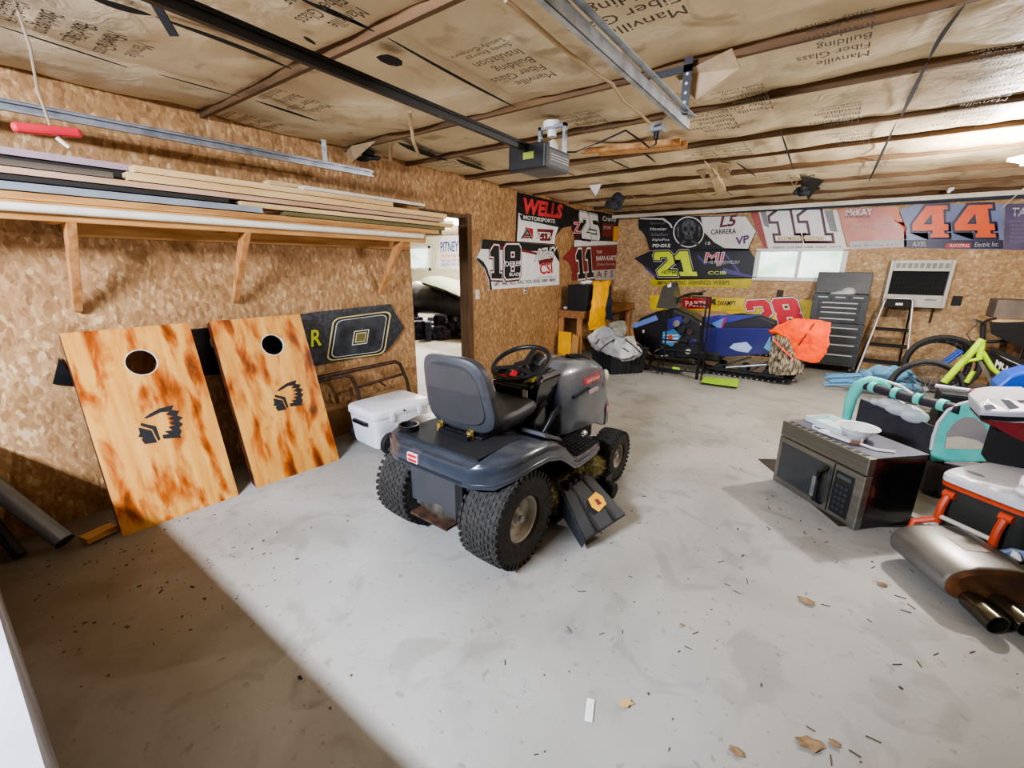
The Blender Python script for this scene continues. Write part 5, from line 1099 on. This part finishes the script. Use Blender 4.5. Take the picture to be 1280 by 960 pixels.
# ================================================================ MICROWAVE
mp=V((-.11,3.56,0)); mq=V((.35,3.11,0)); ux=(mq-mp); Wm=ux.length; ang=math.degrees(math.atan2(ux.y,ux.x))
Wm=.655; Hm=.465; Dm=.385
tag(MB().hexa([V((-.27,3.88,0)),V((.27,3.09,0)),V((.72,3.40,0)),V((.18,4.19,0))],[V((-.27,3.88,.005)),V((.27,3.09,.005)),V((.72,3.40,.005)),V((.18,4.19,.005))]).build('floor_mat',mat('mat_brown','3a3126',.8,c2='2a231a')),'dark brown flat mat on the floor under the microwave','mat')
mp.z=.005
o=thing('microwave_oven','stainless steel over-range microwave oven on the floor at the right','microwave',mp,ang); MWO=o
SS=mat('stainless','9a988f',.3,.85,c2='87857b',scale=3,stretch=(.3,1,12)); 
MB().b2((0.0,.02,0),(Wm,Dm,Hm)).build('case',mat('case_black','111113',.2,coat=.5),o,bev=.004)
MB().b2((.0,.02,Hm),(Wm,Dm,Hm+.006)).build('top_plate',mat('top_plate','6c6f7c',.35,.4,c2='5a5d68'),o)
MB().b2((-.004,-.03,.0),(Wm+.004,.02,.355)).build('door_frame',SS,o,bev=.006)
MB().b2((-.004,-.03,.36),(Wm+.004,.02,Hm+.006)).build('vent_panel',SS,o,bev=.006)
MB().b2((.03,-.034,.045),(.42,-.028,.315)).build('door_window',mat('oven_glass','33373a',.12,coat=.6),o,bev=.002)
MB().b2((.475,-.034,.035),(.60,-.028,.315)).build('control_panel',mat('ctrl_black','1b1c1f',.2,coat=.4),o,bev=.002)
MB().b2((.49,-.037,.275),(.585,-.034,.30)).build('display',mat('display','45504c',.3),o)
for r_ in range(5):
    for c_ in range(3): MB().b2((.495+c_*.03,-.037,.06+r_*.038),(.517+c_*.03,-.034,.082+r_*.038)).build('button',DGREY,o)
MB().b2((.455,-.033,.02),(.461,-.028,.35)).build('door_gap',BLK,o)
MB().tube([(.405,-.03,.05),(.405,-.075,.075),(.405,-.085,.17),(.405,-.075,.265),(.405,-.03,.295)],.021,10).build('door_handle',BLKG,o,smooth=True)
MB().b2((.392,-.112,.10),(.418,-.098,.24)).build('handle_insert',STEEL,o,bev=.004)
for k in range(12): MB().b2((.04+k*.05,-.02,Hm+.004),(.066+k*.05,.012,Hm+.0085)).build('vent_hole',BLK,o)
def onm(x,y,z=0): return wm(MWO)@V((x,y,Hm+.006+z))
BW=mat('bowl_white','e9ebea',.35)
c=onm(.36,.19); tag(MB().lathe([(.055,.0),(.06,.004),(.10,.075),(.118,.078),(.113,.071),(.095,.068),(.055,.008),(.01,.006)],c,(0,0,1),36).build('white_bowl',BW,smooth=True),'wide white enamel bowl on top of the microwave','bowl')
a=ang; 
def ont(x,y,z): return onm(x,y,z)
tag(MB().tube([ont(.20,.10,.01),ont(.16,.06,.02),ont(.19,.03,.012),ont(.30,.03,.01)],.005,6).build('cord',WHITE),'loop of white cord beside the bowl on the microwave','cord')
o2=thing('foil_tray','white plastic tray stack at the far end of the microwave top','tray',onm(.10,.20),ang-2)
MB().b2((-.08,-.07,0),(.22,.13,.006)).build('tray_base',mat('tray_aqua','d4e6e4',.4),o2); MB().b2((-.08,-.07,.006),(-.07,.13,.035)).b2((.21,-.07,.006),(.22,.13,.035)).b2((-.07,-.07,.006),(.21,-.06,.035)).b2((-.07,.12,.006),(.21,.13,.035)).build('tray_rim',mat('tray_aqua','d4e6e4',.4),o2)
tag(MB().bar(ont(.24,.045,.013),ont(.44,.075,.013),.05,.018).build('switch_plate_strip',WHITE,bev=.003),'white plastic strip lying in front of the bowl on the microwave','plastic strip')
tag(MB().tube([ont(.44,.15,.02),ont(.48,.10,.01),ont(.56,.12,.008),ont(.605,.20,.008)],.008,8).build('white_tube',WHITE,smooth=True),'thin white tube curling off the bowl to the microwave corner','tube')
c=onm(.45,.09,.012); tag(MB().box(c,(.05,.03,.02),(0,0,20)).build('small_bracket',mat('copper_tone','b08a72',.4,.5)),'little copper-coloured bracket by the bowl on the microwave','bracket')
# ================================================================ ORANGE TRIMMED COOLER
ca=V((.665,3.24,0)); cb=V((.96,3.00,0)); u=(cb-ca); an=math.degrees(math.atan2(u.y,u.x))
an=-39
o=thing('cooler','large dark cooler with white lid and orange trim and handles at the right','cooler',ca,an); Wc,Lc,Hc=.40,.72,.36
CB=mat('cooler_body','3b3d38',.5,c2='32342f'); OR=mat('cooler_orange','d3512c',.45)
def rc(s,z,p=8): return [V((q.x+Wc/2,q.y+Lc/2,z)) for q in ell((0,0,0),(1,0,0),(0,1,0),Wc/2*s,Lc/2*s,40,p)]
MB().loft([rc(.88,.0),rc(.9,.03),rc(.98,Hc)]).build('cooler_body',CB,o,smooth=True)
MB().loft([rc(1.0,Hc),rc(1.03,Hc+.005),rc(1.03,Hc+.02),rc(1.0,Hc+.025)]).build('rim',OR,o,smooth=True)
MB().loft([rc(1.0,Hc+.025),rc(1.04,Hc+.035),rc(1.04,Hc+.065),rc(1.0,Hc+.08),rc(.9,Hc+.085)]).build('lid',mat('lid_white','dfe2e6',.35),o,smooth=True)
MB().loft([[V((q.x+.09,q.y+.12,z)) for q in ell((0,0,0),(1,0,0),(0,1,0),.04,.02,16)] for z in(Hc+.083,Hc+.0865)]).build('lid_recess',GREY,o)
hz=.30
for x in(.07,.31):
    hd=MB().tube([(x,.02,hz+.02),(x,-.02,hz+.01),(x+.0,-.04,hz-.04),(x,-.045,hz-.10),(x,-.04,hz-.14)],.019,8).build('handle_arm',OR,o,smooth=True)
    MB().cyl((x-.026,.0,hz+.025),(x+.026,.0,hz+.025),.022).build('pivot',OR,o)
MB().cyl((.07,-.045,hz-.10),(.31,-.045,hz-.10),.013).build('handle_grip',OFFW,o,smooth=True)
MB().tube([(.07,-.04,hz-.12),(.03,-.07,hz-.15),(.0,-.10,hz-.17),(.0,-.11,hz-.22),(.02,-.09,hz-.27),(.05,-.07,.02)],.018,8).build('handle_loop',OR,o,smooth=True)
MB().ball((.375,.0,.13),(.035,.015,.05),10,8).build('skull_decal',WHITE,o,smooth=True)
def onc(x,y,z=0): return wm(o)@V((x,y,Hc+.086+z))
cooler=o
ig=bpy.data.objects.new
cloth('ice_bag','crumpled white bag with pink print on the white cooler lid','bag',[[onc(.30,.02,.03),onc(.26,.15,.05),onc(.22,.32,.04),onc(.2,.5,.03)],[onc(.38,.02,.01),onc(.34,.16,.07),onc(.3,.34,.08),onc(.3,.55,.05)],[onc(.40,.1,-.0),onc(.39,.2,.05),onc(.39,.4,.05),onc(.39,.6,.02)]],mat('bag_white','e3e2ea',.5,bump=.6,bscale=14),.015,.03)
art('ICE',onc(.30,.38,.10),onc(.30,.22,.10),onc(.37,.38,.10),mat('print_pink','e08aa8',.5),None,lift=.0,off=.03,name='printed_mark') if False else None
# ================================================================ MUFFLER
M0,M1=V((.62,2.80,0)),V((.86,2.52,0))
ax=(M1-M0).normalized(); pr=V((-ax.y,ax.x,0)); 
P=[PZ(1122,683,.10),PZ(1205,752,.10),PZ(1275,715,.10),PZ(1195,660,.10)]
cen=sum(P,V())/4; ax=((P[1]+P[2])/2-(P[0]+P[3])/2); Lx=ax.length*.95; ax.normalize(); pr=V((ax.y,-ax.x,0)); Wx=(P[3]-P[0]).length/2*.84
o=thing('exhaust_muffler','oval steel exhaust muffler with twin tips on the floor at lower right','muffler',(cen.x-.0,cen.y-.05,0),math.degrees(math.atan2(ax.y,ax.x)))
MS=mat('muffler_steel','93928f',.36,.75,c2='7d7a74',scale=3); MR=mat('muffler_rust','8a5a3a',.4,.6,c2='5a4430',scale=6)
hz=.115
MB().loft([ell((x,0,hz),(0,1,0),(0,0,1),Wx*s,.10*s,36,2.4) for x,s in((-Lx/2,.90),(-Lx/2+.006,.97),(-Lx/2+.02,1),(Lx/2-.02,1),(Lx/2-.006,.97),(Lx/2,.90))]).build('can',MS,o,smooth=True)
MB().loft([ell((Lx/2-.004,0,hz),(0,1,0),(0,0,1),Wx*.95,.095,36,2.4),ell((Lx/2+.012,0,hz),(0,1,0),(0,0,1),Wx*.85,.08,36,2.4)]).build('end_cap',MR,o,smooth=True)
MB().b2((-.08,-Wx*.2,.214),(.05,Wx*.3,.2165)).build('heat_shield',mat('shield','a9a498',.3,.8),o,bev=.001)
for y in(-.09,.03):
    t_=MB().lathe([(.025,0),(.042,.03),(.046,.17),(.046,.172),(.041,.172),(.038,.06)],(Lx/2-.0,y-.03,.065),(1,0,-.05),24,1).build('exhaust_tip',mat('tip_chrome','6b6656',.2,.9),o,smooth=True)
    MB().cyl((Lx/2+.06,y-.03,.062),(Lx/2+.062,y-.03,.062),.039).build('tip_bore',BLK,t_)
MB().tube([(-Lx/2,.03,.10),(-Lx/2-.06,.04,.10),(-Lx/2-.10,.05,.11)],.02,10).tube([(-Lx/2-.08,.05,.11),(-Lx/2-.12,.0,.11)],.008,8).tube([(-Lx/2-.08,.05,.11),(-Lx/2-.13,.08,.13)],.008,8).build('inlet_pipe',STEEL,o,smooth=True)
MB().tube([(.02,Wx,.14),(.03,Wx+.05,.17),(.09,Wx+.05,.17),(.1,Wx+.0,.14)],.008,8).build('hanger_bracket',BLK,o)
cloth('blue_cloth','pale blue cloth bunched behind the muffler below the cooler','cloth',[[PZ(1245,690,.16),PZ(1290,692,.18)],[PZ(1250,702,.10),PZ(1290,705,.12)],[PZ(1262,712,.04),PZ(1290,725,.04)]],mat('pale_blue','9fb4d8',.8),.02,.02)
# ================================================================ PLAY YARD
TD=mat('mesh_black','3a393e',.8,c2='2b2a30',bump=.2)
o=thing('play_yard','teal and charcoal folding play yard with padded arch ends behind the microwave','play yard',(0,0,0))
y1=4.45
def E1(x,y): return PY(x,y,4.35)
pts=[V((E1(1059,520).x,4.35,.04)),E1(1060,515),E1(1064,497),E1(1074,481),E1(1088,475),E1(1102,477),E1(1112,484)]
MB().tube(pts,[.02,.035,.042,.042,.035,.025,.02],10).build('end_arch',TEAL,o,smooth=True)
y2=3.95
def E2(x,y): return PY(x,y,y2)
g=[(1164,578),(1164,562),(1167,545),(1173,528),(1185,513),(1200,505),(1215,501),(1228,508),(1240,525),(1250,541),(1262,555),(1276,561),(1278,578)]
wi=[(1180,560),(1183,542),(1192,529),(1205,521),(1218,522),(1230,531),(1238,545),(1240,560)]
arch=MB().prism([V((E2(x,y).x,y2,max(E2(x,y).z,.0))) for x,y in g],(0,.05,0)).build('end_arch',TEAL,o,bev=.015)
MB().tube([E2(*p) for p in g[1:9]],.011,8).build('piping',WHITE,arch,smooth=True)
MB().prism([E2(*p)+V((0,-.006,0)) for p in wi],(0,.01,0)).build('mesh_window',mat('mesh_tan','9b958d',.8,c2='858087',scale=5),arch)
MB().prism([E2(*p)+V((0,-.012,0)) for p in((1181,560),(1183,546),(1200,545),(1222,550),(1236,559),(1225,561))],(0,.01,0)).build('cream_pad',mat('cream_pad','d8d2b8',.8,c2='bfb9a0',scale=6),arch)
t0,t1=E1(1080,481),E2(1200,512)
tb=MB().tube([t0,t0.lerp(t1,.5)+V((0,0,-.01)),t1],.034,10).build('top_rail',mat('rail_plum','35303a',.6),o,smooth=True)
for t in(.12,.38,.62,.85):
    c=t0.lerp(t1,t); d=(t1-t0).normalized(); MB().cyl(c-d*.02,c+d*.02,.041,n=14).build('rail_clip',TEAL,tb)
MB().tube([E1(1074,479),E1(1100,474),E1(1125,482),E1(1140,492)],.010,8).build('white_piping',WHITE,o)
b0,b1=V((t0.x,t0.y,.05)),V((t1.x,t1.y,.05))
MB().hexa([b0,b1,b1+V((0,.02,0)),b0+V((0,.02,0))],[b0+V((0,0,.47)),b1+V((0,0,.42)),b1+V((0,.02,.42)),b0+V((0,.02,.47))]).build('side_panel',TD,o)
MB().hexa([V((b1.x-.08,b1.y-.02,.0)),V((b1.x+.36,b1.y-.06,.0)),V((b1.x+.36,b1.y+.18,.0)),V((b1.x-.08,b1.y+.18,.0))],[V((b1.x-.08,b1.y-.02,.24)),V((b1.x+.36,b1.y-.06,.25)),V((b1.x+.36,b1.y+.18,.25)),V((b1.x-.08,b1.y+.18,.24))]).build('base_panel',mat('base_grey','5b565e',.8),o,bev=.03)
MB().cyl(b0,b0+V((0,0,-.045)),.03).cyl(b1,b1+V((0,0,-.045)),.03).build('foot',BLK,o)
tag(MB().ball(t0.lerp(t1,.35)+V((0,-.01,-.09)),(.09,.04,.045)).ball(t0.lerp(t1,.5)+V((0,-.0,-.11)),(.11,.04,.05)).ball(t0.lerp(t1,.62)+V((0,-.01,-.13)),(.08,.03,.05)).ball(t0.lerp(t1,.22)+V((0,-.01,-.10)),(.06,.04,.03)).build('plastic_bag',mat('bag_clear','c9d0d2',.4,bump=.8,bscale=25),smooth=True),'crumpled clear plastic bags stuffed into the play yard','bag')
# ================================================================ CAMP CHAIR / BLUE FRAME
CBL=mat('chair_blue','6fa8cc',.6,c2='5690b8')
o=thing('folded_canopy','pale blue folded canopy with a bundle of thin poles on the floor before the ladder','canopy',(0,0,0))
for k in range(11):
    a=PZ(1028+rnd.random()*12,468+k*1.3,.03+.02*(k%4)); b=PZ(1100+rnd.random()*10,466+k*1.4,.12+.03*(k%3)); MB().cyl(a,b,.012,n=8).build('pole',CBL,o)
cloth('canopy_fabric',None,None,[[PZ(1075,463,.32),PZ(1100,457,.42),PZ(1138,464,.36)],[PZ(1080,470,.26),PZ(1108,466,.34),PZ(1142,472,.28)],[PZ(1090,480,.12),PZ(1115,478,.2),PZ(1145,482,.14)]],LBLUE,.06,.04,parent=o)
cloth('canopy_bag',None,None,[[PZ(1120,482,.26),PZ(1135,480,.3),PZ(1150,486,.25)],[PZ(1125,492,.12),PZ(1140,492,.16),PZ(1152,494,.12)]],LBLUE,.06,.03,parent=o)
# ================================================================ BICYCLES
def bwheel(o,c,r,ax=(0,1,0),tw=.024,sp=True):
    d=V(ax).normalized(); x,y=frame(d); c=V(c)
    t=MB().tube([c+(x*math.cos(a)+y*math.sin(a))*r for a in [2*PI*i/40 for i in range(40)]],tw,10,closed=True).build('tire',mat('bike_tire','3c3b3a',.8,c2='2c2b2a'),o,smooth=True)
    MB().tube([c+(x*math.cos(a)+y*math.sin(a))*(r-tw-.006) for a in [2*PI*i/40 for i in range(40)]],.010,6,closed=True).build('rim',BLK,t)
    mb=MB().cyl(c-d*.04,c+d*.04,.02,n=12)
    for k in range(20): a=2*PI*k/20; e=c+(x*math.cos(a)+y*math.sin(a))*(r-tw); mb.cyl(c+d*(.03 if k%2 else -.03),e,.0014,n=4,cap=False)
    mb.build('spokes',GREY,t)
LM=mat('lime_frame','b4de1e',.3,coat=.4)
by=6.05
def BK(x,y,d=0): return PY(x,y,by+d)
o=thing('lime_bicycle','lime green mountain bicycle frame amid the clutter at the right','bicycle',(0,0,0))
hd,bb,st_=BK(1229,424),BK(1180,478),BK(1224,449)
MB().tube([hd,bb],.032,12).build('down_tube',LM,o,smooth=True); MB().tube([hd+V((.0,0,-.03)),st_],.026,12).build('top_tube',LM,o,smooth=True)
MB().tube([st_,BK(1210,451),BK(1198,460),BK(1186,474)],.017,10).build('seat_stay',LM,o,smooth=True)
MB().tube([BK(1228,440),BK(1240,460),BK(1254,472)],.022,10).build('rocker',LM,o,smooth=True)
MB().tube([BK(1217,464),BK(1208,478)],.02,10).build('seat_tube',LM,o,smooth=True)
MB().cyl(BK(1225,452,-.05),BK(1250,498,-.05),.013).build('fork_stanchion',STEEL,o,smooth=True)
MB().cyl(hd+V((0,0,-.02)),BK(1229,405),.022).build('stem',BLK,o)
MB().tube([BK(1218,400,-.32),BK(1224,402,-.1),BK(1228,404),BK(1236,400,.1),BK(1244,398,.3)],.014,8).build('handlebar',BLK,o)
for s in(-1,1): MB().tube([BK(1222,404,-.1*s),BK(1208,418,-.1*s),BK(1216,428,-.05*s)],.004,6).build('brake_cable',BLK,o)
bwheel(o,(bb.x-.12,by+.03,.32),.29); bwheel(o,(bb.x+.95,by+.03,.32),.29)
MB().cyl((bb.x-.12,by+.03,.32),bb,.014).cyl((bb.x+.95,by+.03,.32),BK(1236,440),.02).build('chain_stay',BLK,o)
bl=7.45
def BL_(x,y): return PY(x,y,bl)
o=thing('blue_bicycle','mountain bicycle with blue fork leaning by the far wall behind the lime bicycle','bicycle',(0,0,0))
cw=BL_(1172,470); bwheel(o,(cw.x,bl,.374),.345,tw=.028)
MB().cyl((cw.x,bl-.07,.36),BL_(1202,438)+V((0,-.07,0)),.02).cyl((cw.x,bl+.07,.36),BL_(1202,438)+V((0,.07,0)),.02).build('fork',BLUE,o,smooth=True)
h2=BL_(1206,428); MB().tube([h2,h2+V((.05,0,-.14))],.026,10).tube([h2,V((h2.x+.55,bl,.75))],.018,8).tube([h2+V((.05,0,-.14)),V((h2.x+.5,bl,.32))],.022,8).build('frame',BLK,o)
bwheel(o,(h2.x+.95,bl,.36),.345,tw=.028)
MB().cyl((h2.x+.5,bl,.32),(h2.x+.95,bl,.36),.014).cyl((h2.x+.5,bl,.32),(h2.x+.5,bl,.85),.016).build('stay',BLK,o)
MB().ball((h2.x+.5,bl,.87),(.13,.06,.03)).build('saddle',BLK,o,smooth=True)
o=thing('bicycle_wheel','loose bicycle wheel leaning inside the larger one at the far wall','wheel',(0,0,0))
c3=PY(1163,488,7.6); bwheel(o,(c3.x,7.72,.336),.31)
# ================================================================ SHELF AT RIGHT
def SHX(x,y): return PY(x,y,7.6)
s0=SHX(1238,398); sz=s0.z
o=thing('plywood_shelf','rough plywood shelf on posts in the far right corner','shelf',(s0.x,7.5,0))
MB().b2((0,0,sz-.03),(1.3,.6,sz)).build('shelf_board',PALE,o); MB().b2((0,.0,sz-.09),(1.3,.04,sz-.03)).build('shelf_edge',BLK,o)
for x,y in((.25,.02),(1.2,.02),(.25,.54),(1.2,.54)): MB().b2((x,y,0),(x+.06,y+.04,sz-.03)).build('post',DARKW,o)
BX=mat('taupe_box','7d7266',.7,c2='6c6157')
tag(MB().b2((s0.x+.03,7.65,sz),(s0.x+.30,8.0,sz+.22)).build('shelf_box',BX,bev=.008),'taupe cardboard box at the left end of the plywood shelf','box')
tag(MB().b2((s0.x+.33,7.6,sz),(s0.x+.70,8.0,sz+.15)).build('shelf_box',mat('box_brown','8f7c66',.7),bev=.008),'brown lidded box further right on the plywood shelf','box')
tag(MB().ball((s0.x+.45,7.53,sz+.06),(.10,.06,.06)).build('black_bundle',BLKM,smooth=True),'black bundle at the front edge of the plywood shelf','bundle')
q=[(1238,404),(1290,402),(1290,440),(1262,428),(1240,418)]
tag(patch([PY(x,y,7.35) for x,y in q],(0,-1,0),BLKM,None,'black_tarp',lift=0,t=.03),'sagging black tarp below the plywood shelf','tarp')
pb=[(1225,447),(1240,440),(1290,462),(1290,490),(1255,472)]
pb=[(1222,440),(1246,436),(1290,456),(1290,478),(1240,470)]
o=patch([PY(x,y,6.6) for x,y in pb],(0,-1,0),mat('panel_dark','2a2b28',.4),None,'sponsor_panel',lift=0,t=.012); tag(o,'black panel with white block lettering behind the lime bicycle','panel')
for x_ in(1250,1282): _p=PY(x_,472,6.62); MB().cyl((_p.x,6.63,0),(_p.x,6.63,_p.z),.012,n=8).build('support_leg',BLK,o)
art('MO.STUD',PY(1243,459,6.6),PY(1286,474,6.6),PY(1246,449,6.6),WHITE,o,off=.04,lift=.006,normal=(0,-1,0))
for (a_,b_) in(((1240,441),(1290,463)),((1243,464),(1275,478))): MB().cyl(PY(*a_,6.59),PY(*b_,6.59),.006,n=6).build('edge_stripe',LGREY,o)
# blue plastic body part with grey cowling in front
o=thing('blue_fender','blue plastic vehicle fender with a round lamp hole at the right edge','fender',(0,0,0)); Yb=5.2
MB().b2((PY(1250,498,Yb).x,Yb+.05,0),(PY(1250,498,Yb).x+.5,Yb+.28,.5)).build('chassis',BLKM,o)
P=[PY(x,y,Yb) for x,y in((1243,498),(1247,482),(1262,470),(1290,462),(1290,500),(1272,492),(1262,494),(1258,503))]
MB().hexa([p+V((0,.0,0)) for p in P],[p+V((.02,.30,0)) for p in P]).build('fender_shell',BLUE,o,bev=.02)
c=PY(1268,494,Yb-.01); MB().lathe([(.055,0),(.055,.02),(.03,.03)],c,(0,-1,0),20).build('lamp_ring',BLK,o); MB().ball(c-V((0,.02,0)),(.025,.01,.025)).build('lamp',GOLD,o)
o.location=(0,0,0)
_z=PY(1215,489,5.0)
q_=thing('dark_crate','dark crate under the white and maroon bar behind the play yard','crate',(PY(1175,495,5.0).x,4.9,0)); MB().b2((0,0,0),(.34,.3,_z.z-.05)).build('crate_body',BLKM,q_,bev=.01); MB().b2((-.01,-.01,_z.z-.05),(.35,.31,_z.z-.025)).build('lid',DGREY,q_,bev=.004)
tag(MB().cyl(PY(1169,482,5.0),PY(1226,490,5.0),.016).build('white_tube_bar',mat('bar_grad','cfc9d4',.3)),'white and maroon bar lying above the play yard','bar')
tag(MB().cyl(PY(1212,489,4.98),PY(1250,492,4.98),.024).build('maroon_bar',DRED),'maroon end of a bar beside the white bar above the play yard','bar')
tag(MB().tube([PY(1172,508,5.3),PY(1190,492,5.3),PY(1215,488,5.3)],.022,8).build('blue_hose',mat('hose_blue','2f7fc8',.4),smooth=True),'short blue hose behind the teal play yard arch','hose')
# red white cowling
o=thing('cowling','white and grey moulded cowling with red underside at the right edge','cowling',(0,0,0)); Yr=3.5
def RW(x,y,d=0): return PY(x,y,Yr+d)
A_=[RW(1225,507),RW(1235,499,.1),RW(1255,496,.2),RW(1300,497,.25)]
B_=[RW(1224,516),RW(1240,514),RW(1262,514),RW(1300,513)]
C2=[RW(1226,524),RW(1246,527),RW(1268,529),RW(1300,530)]
MB().loft([[a,b+V((0,-.02,0)),c,c+V((0,.3,0)),a+V((0,.3,0))] for a,b,c in zip(A_,B_,C2)]).build('top_shell',mat('shell_white','d5d3dc',.3),o,bev=.01)
D2=[RW(1228,528),RW(1246,536),RW(1268,548),RW(1300,562)]
MB().loft([[c+V((0,.02,-.002)),d+V((0,.03,0)),d+V((0,.28,0)),c+V((0,.28,-.002))] for c,d in zip(C2,D2)]).build('lower_shell',DRED,o)
for i,pp in enumerate(([(1229,507),(1240,505),(1246,511),(1232,513)],[(1250,499),(1262,500),(1275,510),(1262,512)],[(1270,500),(1300,500),(1300,504),(1275,504)])):
    MB().hexa([RW(x,y,-.045) for x,y in pp],[RW(x,y,-.02) for x,y in pp]).build('grey_graphic',GREY,o)
MB().hexa([RW(x,y,-.03) for x,y in((1224,519),(1260,521),(1300,522),(1300,526),(1260,527),(1226,524))],[RW(x,y,-.01) for x,y in((1224,519),(1260,521),(1300,522),(1300,526),(1260,527),(1226,524))]).build('black_trim',BLK,o)
c=RW(1262,560); MB().b2((c.x-.06,Yr+.03,Hc+.088),(c.x+.25,Yr+.17,c.z+.08)).build('foam_block',BLKM,o)
cloth('red_cloth','dark red cloth hanging below the white cowling at the right edge','cloth',[[PY(1262,552,3.7),PY(1295,556,3.7)],[PY(1266,572,3.68),PY(1295,575,3.68)]],DRED,.02,.02)
# off-frame dark bin added to shade the lower right of the floor
o=thing('light_blocker','tall dark bin-shaped light blocker added out of view right of the muffler','bin',(1.25,2.3,0)); MB().hexa([V((0,0,0)),V((.5,0,0)),V((.5,.7,0)),V((0,.7,0))],[V((-.03,-.03,.7)),V((.53,-.03,.7)),V((.53,.73,.7)),V((-.03,.73,.7))]).build('blocker_body',BLKM,o,bev=.02); MB().b2((-.05,-.05,.7),(.55,.75,.74)).build('lid',DGREY,o,bev=.01)
# ================================================================ FLOOR DEBRIS
LEAF=mat('dry_leaf','9c8260',.8,c2='7a6040',scale=40)
def leaf(px,py,r,lab_,name='dry_leaf',mt=LEAF,el=.6,cat='leaf',rot=0):
    c=PZ(px,py,.004); pts=[]
    for i in range(12):
        a=2*PI*i/12; rr_=r*(1 if i%2 else .72)*(.85+.3*rnd.random()); x,y=math.cos(a)*rr_,math.sin(a)*rr_*el
        pts.append(c+V((x*math.cos(rot)-y*math.sin(rot),x*math.sin(rot)+y*math.cos(rot),.003*rnd.random())))
    tag(MB().hexa(pts,[p+V((0,0,.004)) for p in pts]).build(name,mt),lab_,cat)
leaf(1008,752,.04,'curled tan leaf on the floor between the lawn tractor and the muffler')
leaf(782,880,.030,'yellowish round stain-like leaf near the bottom centre of the floor',mt=mat('tan_leaf','c2a26c',.8),rot=.9)
leaf(1103,731,.025,'small brown leaf just left of the muffler')
leaf(1013,930,.045,'broken brown leaf at the bottom right of the floor',rot=.5)
leaf(920,940,.025,'dark brown leaf fragment at the bottom of the floor')
leaf(1043,930,.02,'tiny leaf scrap at the bottom right')
leaf(852,782,.012,'tiny dark leaf scrap in the middle foreground')
leaf(375,848,.012,'tiny black scrap in the left foreground',mt=BLKM)
a=PZ(737,888,.002); tag(MB().box(a+V((0,0,.002)),(.028,.085,.002),(0,0,20)).build('paper_scrap',WHITE),'small white paper strip on the floor in the foreground','paper')
mb=MB()
for k in range(420):
    if k<160: x=-3.4+rnd.random()*1.4; y=.05+rnd.random()*.9
    else: x=-2.8+rnd.random()*4.0; y=.5+rnd.random()*4.5
    s=.002+rnd.random()**3*.007; mb.box((x,y,.002),(s,s*(1+rnd.random()*2),.003),(0,0,rnd.random()*180))
for k in range(60):
    x=-.9+rnd.random()*1.9; y=.7+rnd.random()*2.6; s=.015+rnd.random()*.03; mb.box((x,y,.002),(s,.0025,.003),(0,0,rnd.random()*180))
o=mb.build('floor_grit',mat('grit','6e6048',.9,c2='3a3226',scale=30)); tag(o,'scattered grit and wood crumbs over the concrete floor','grit'); o['kind']='stuff'
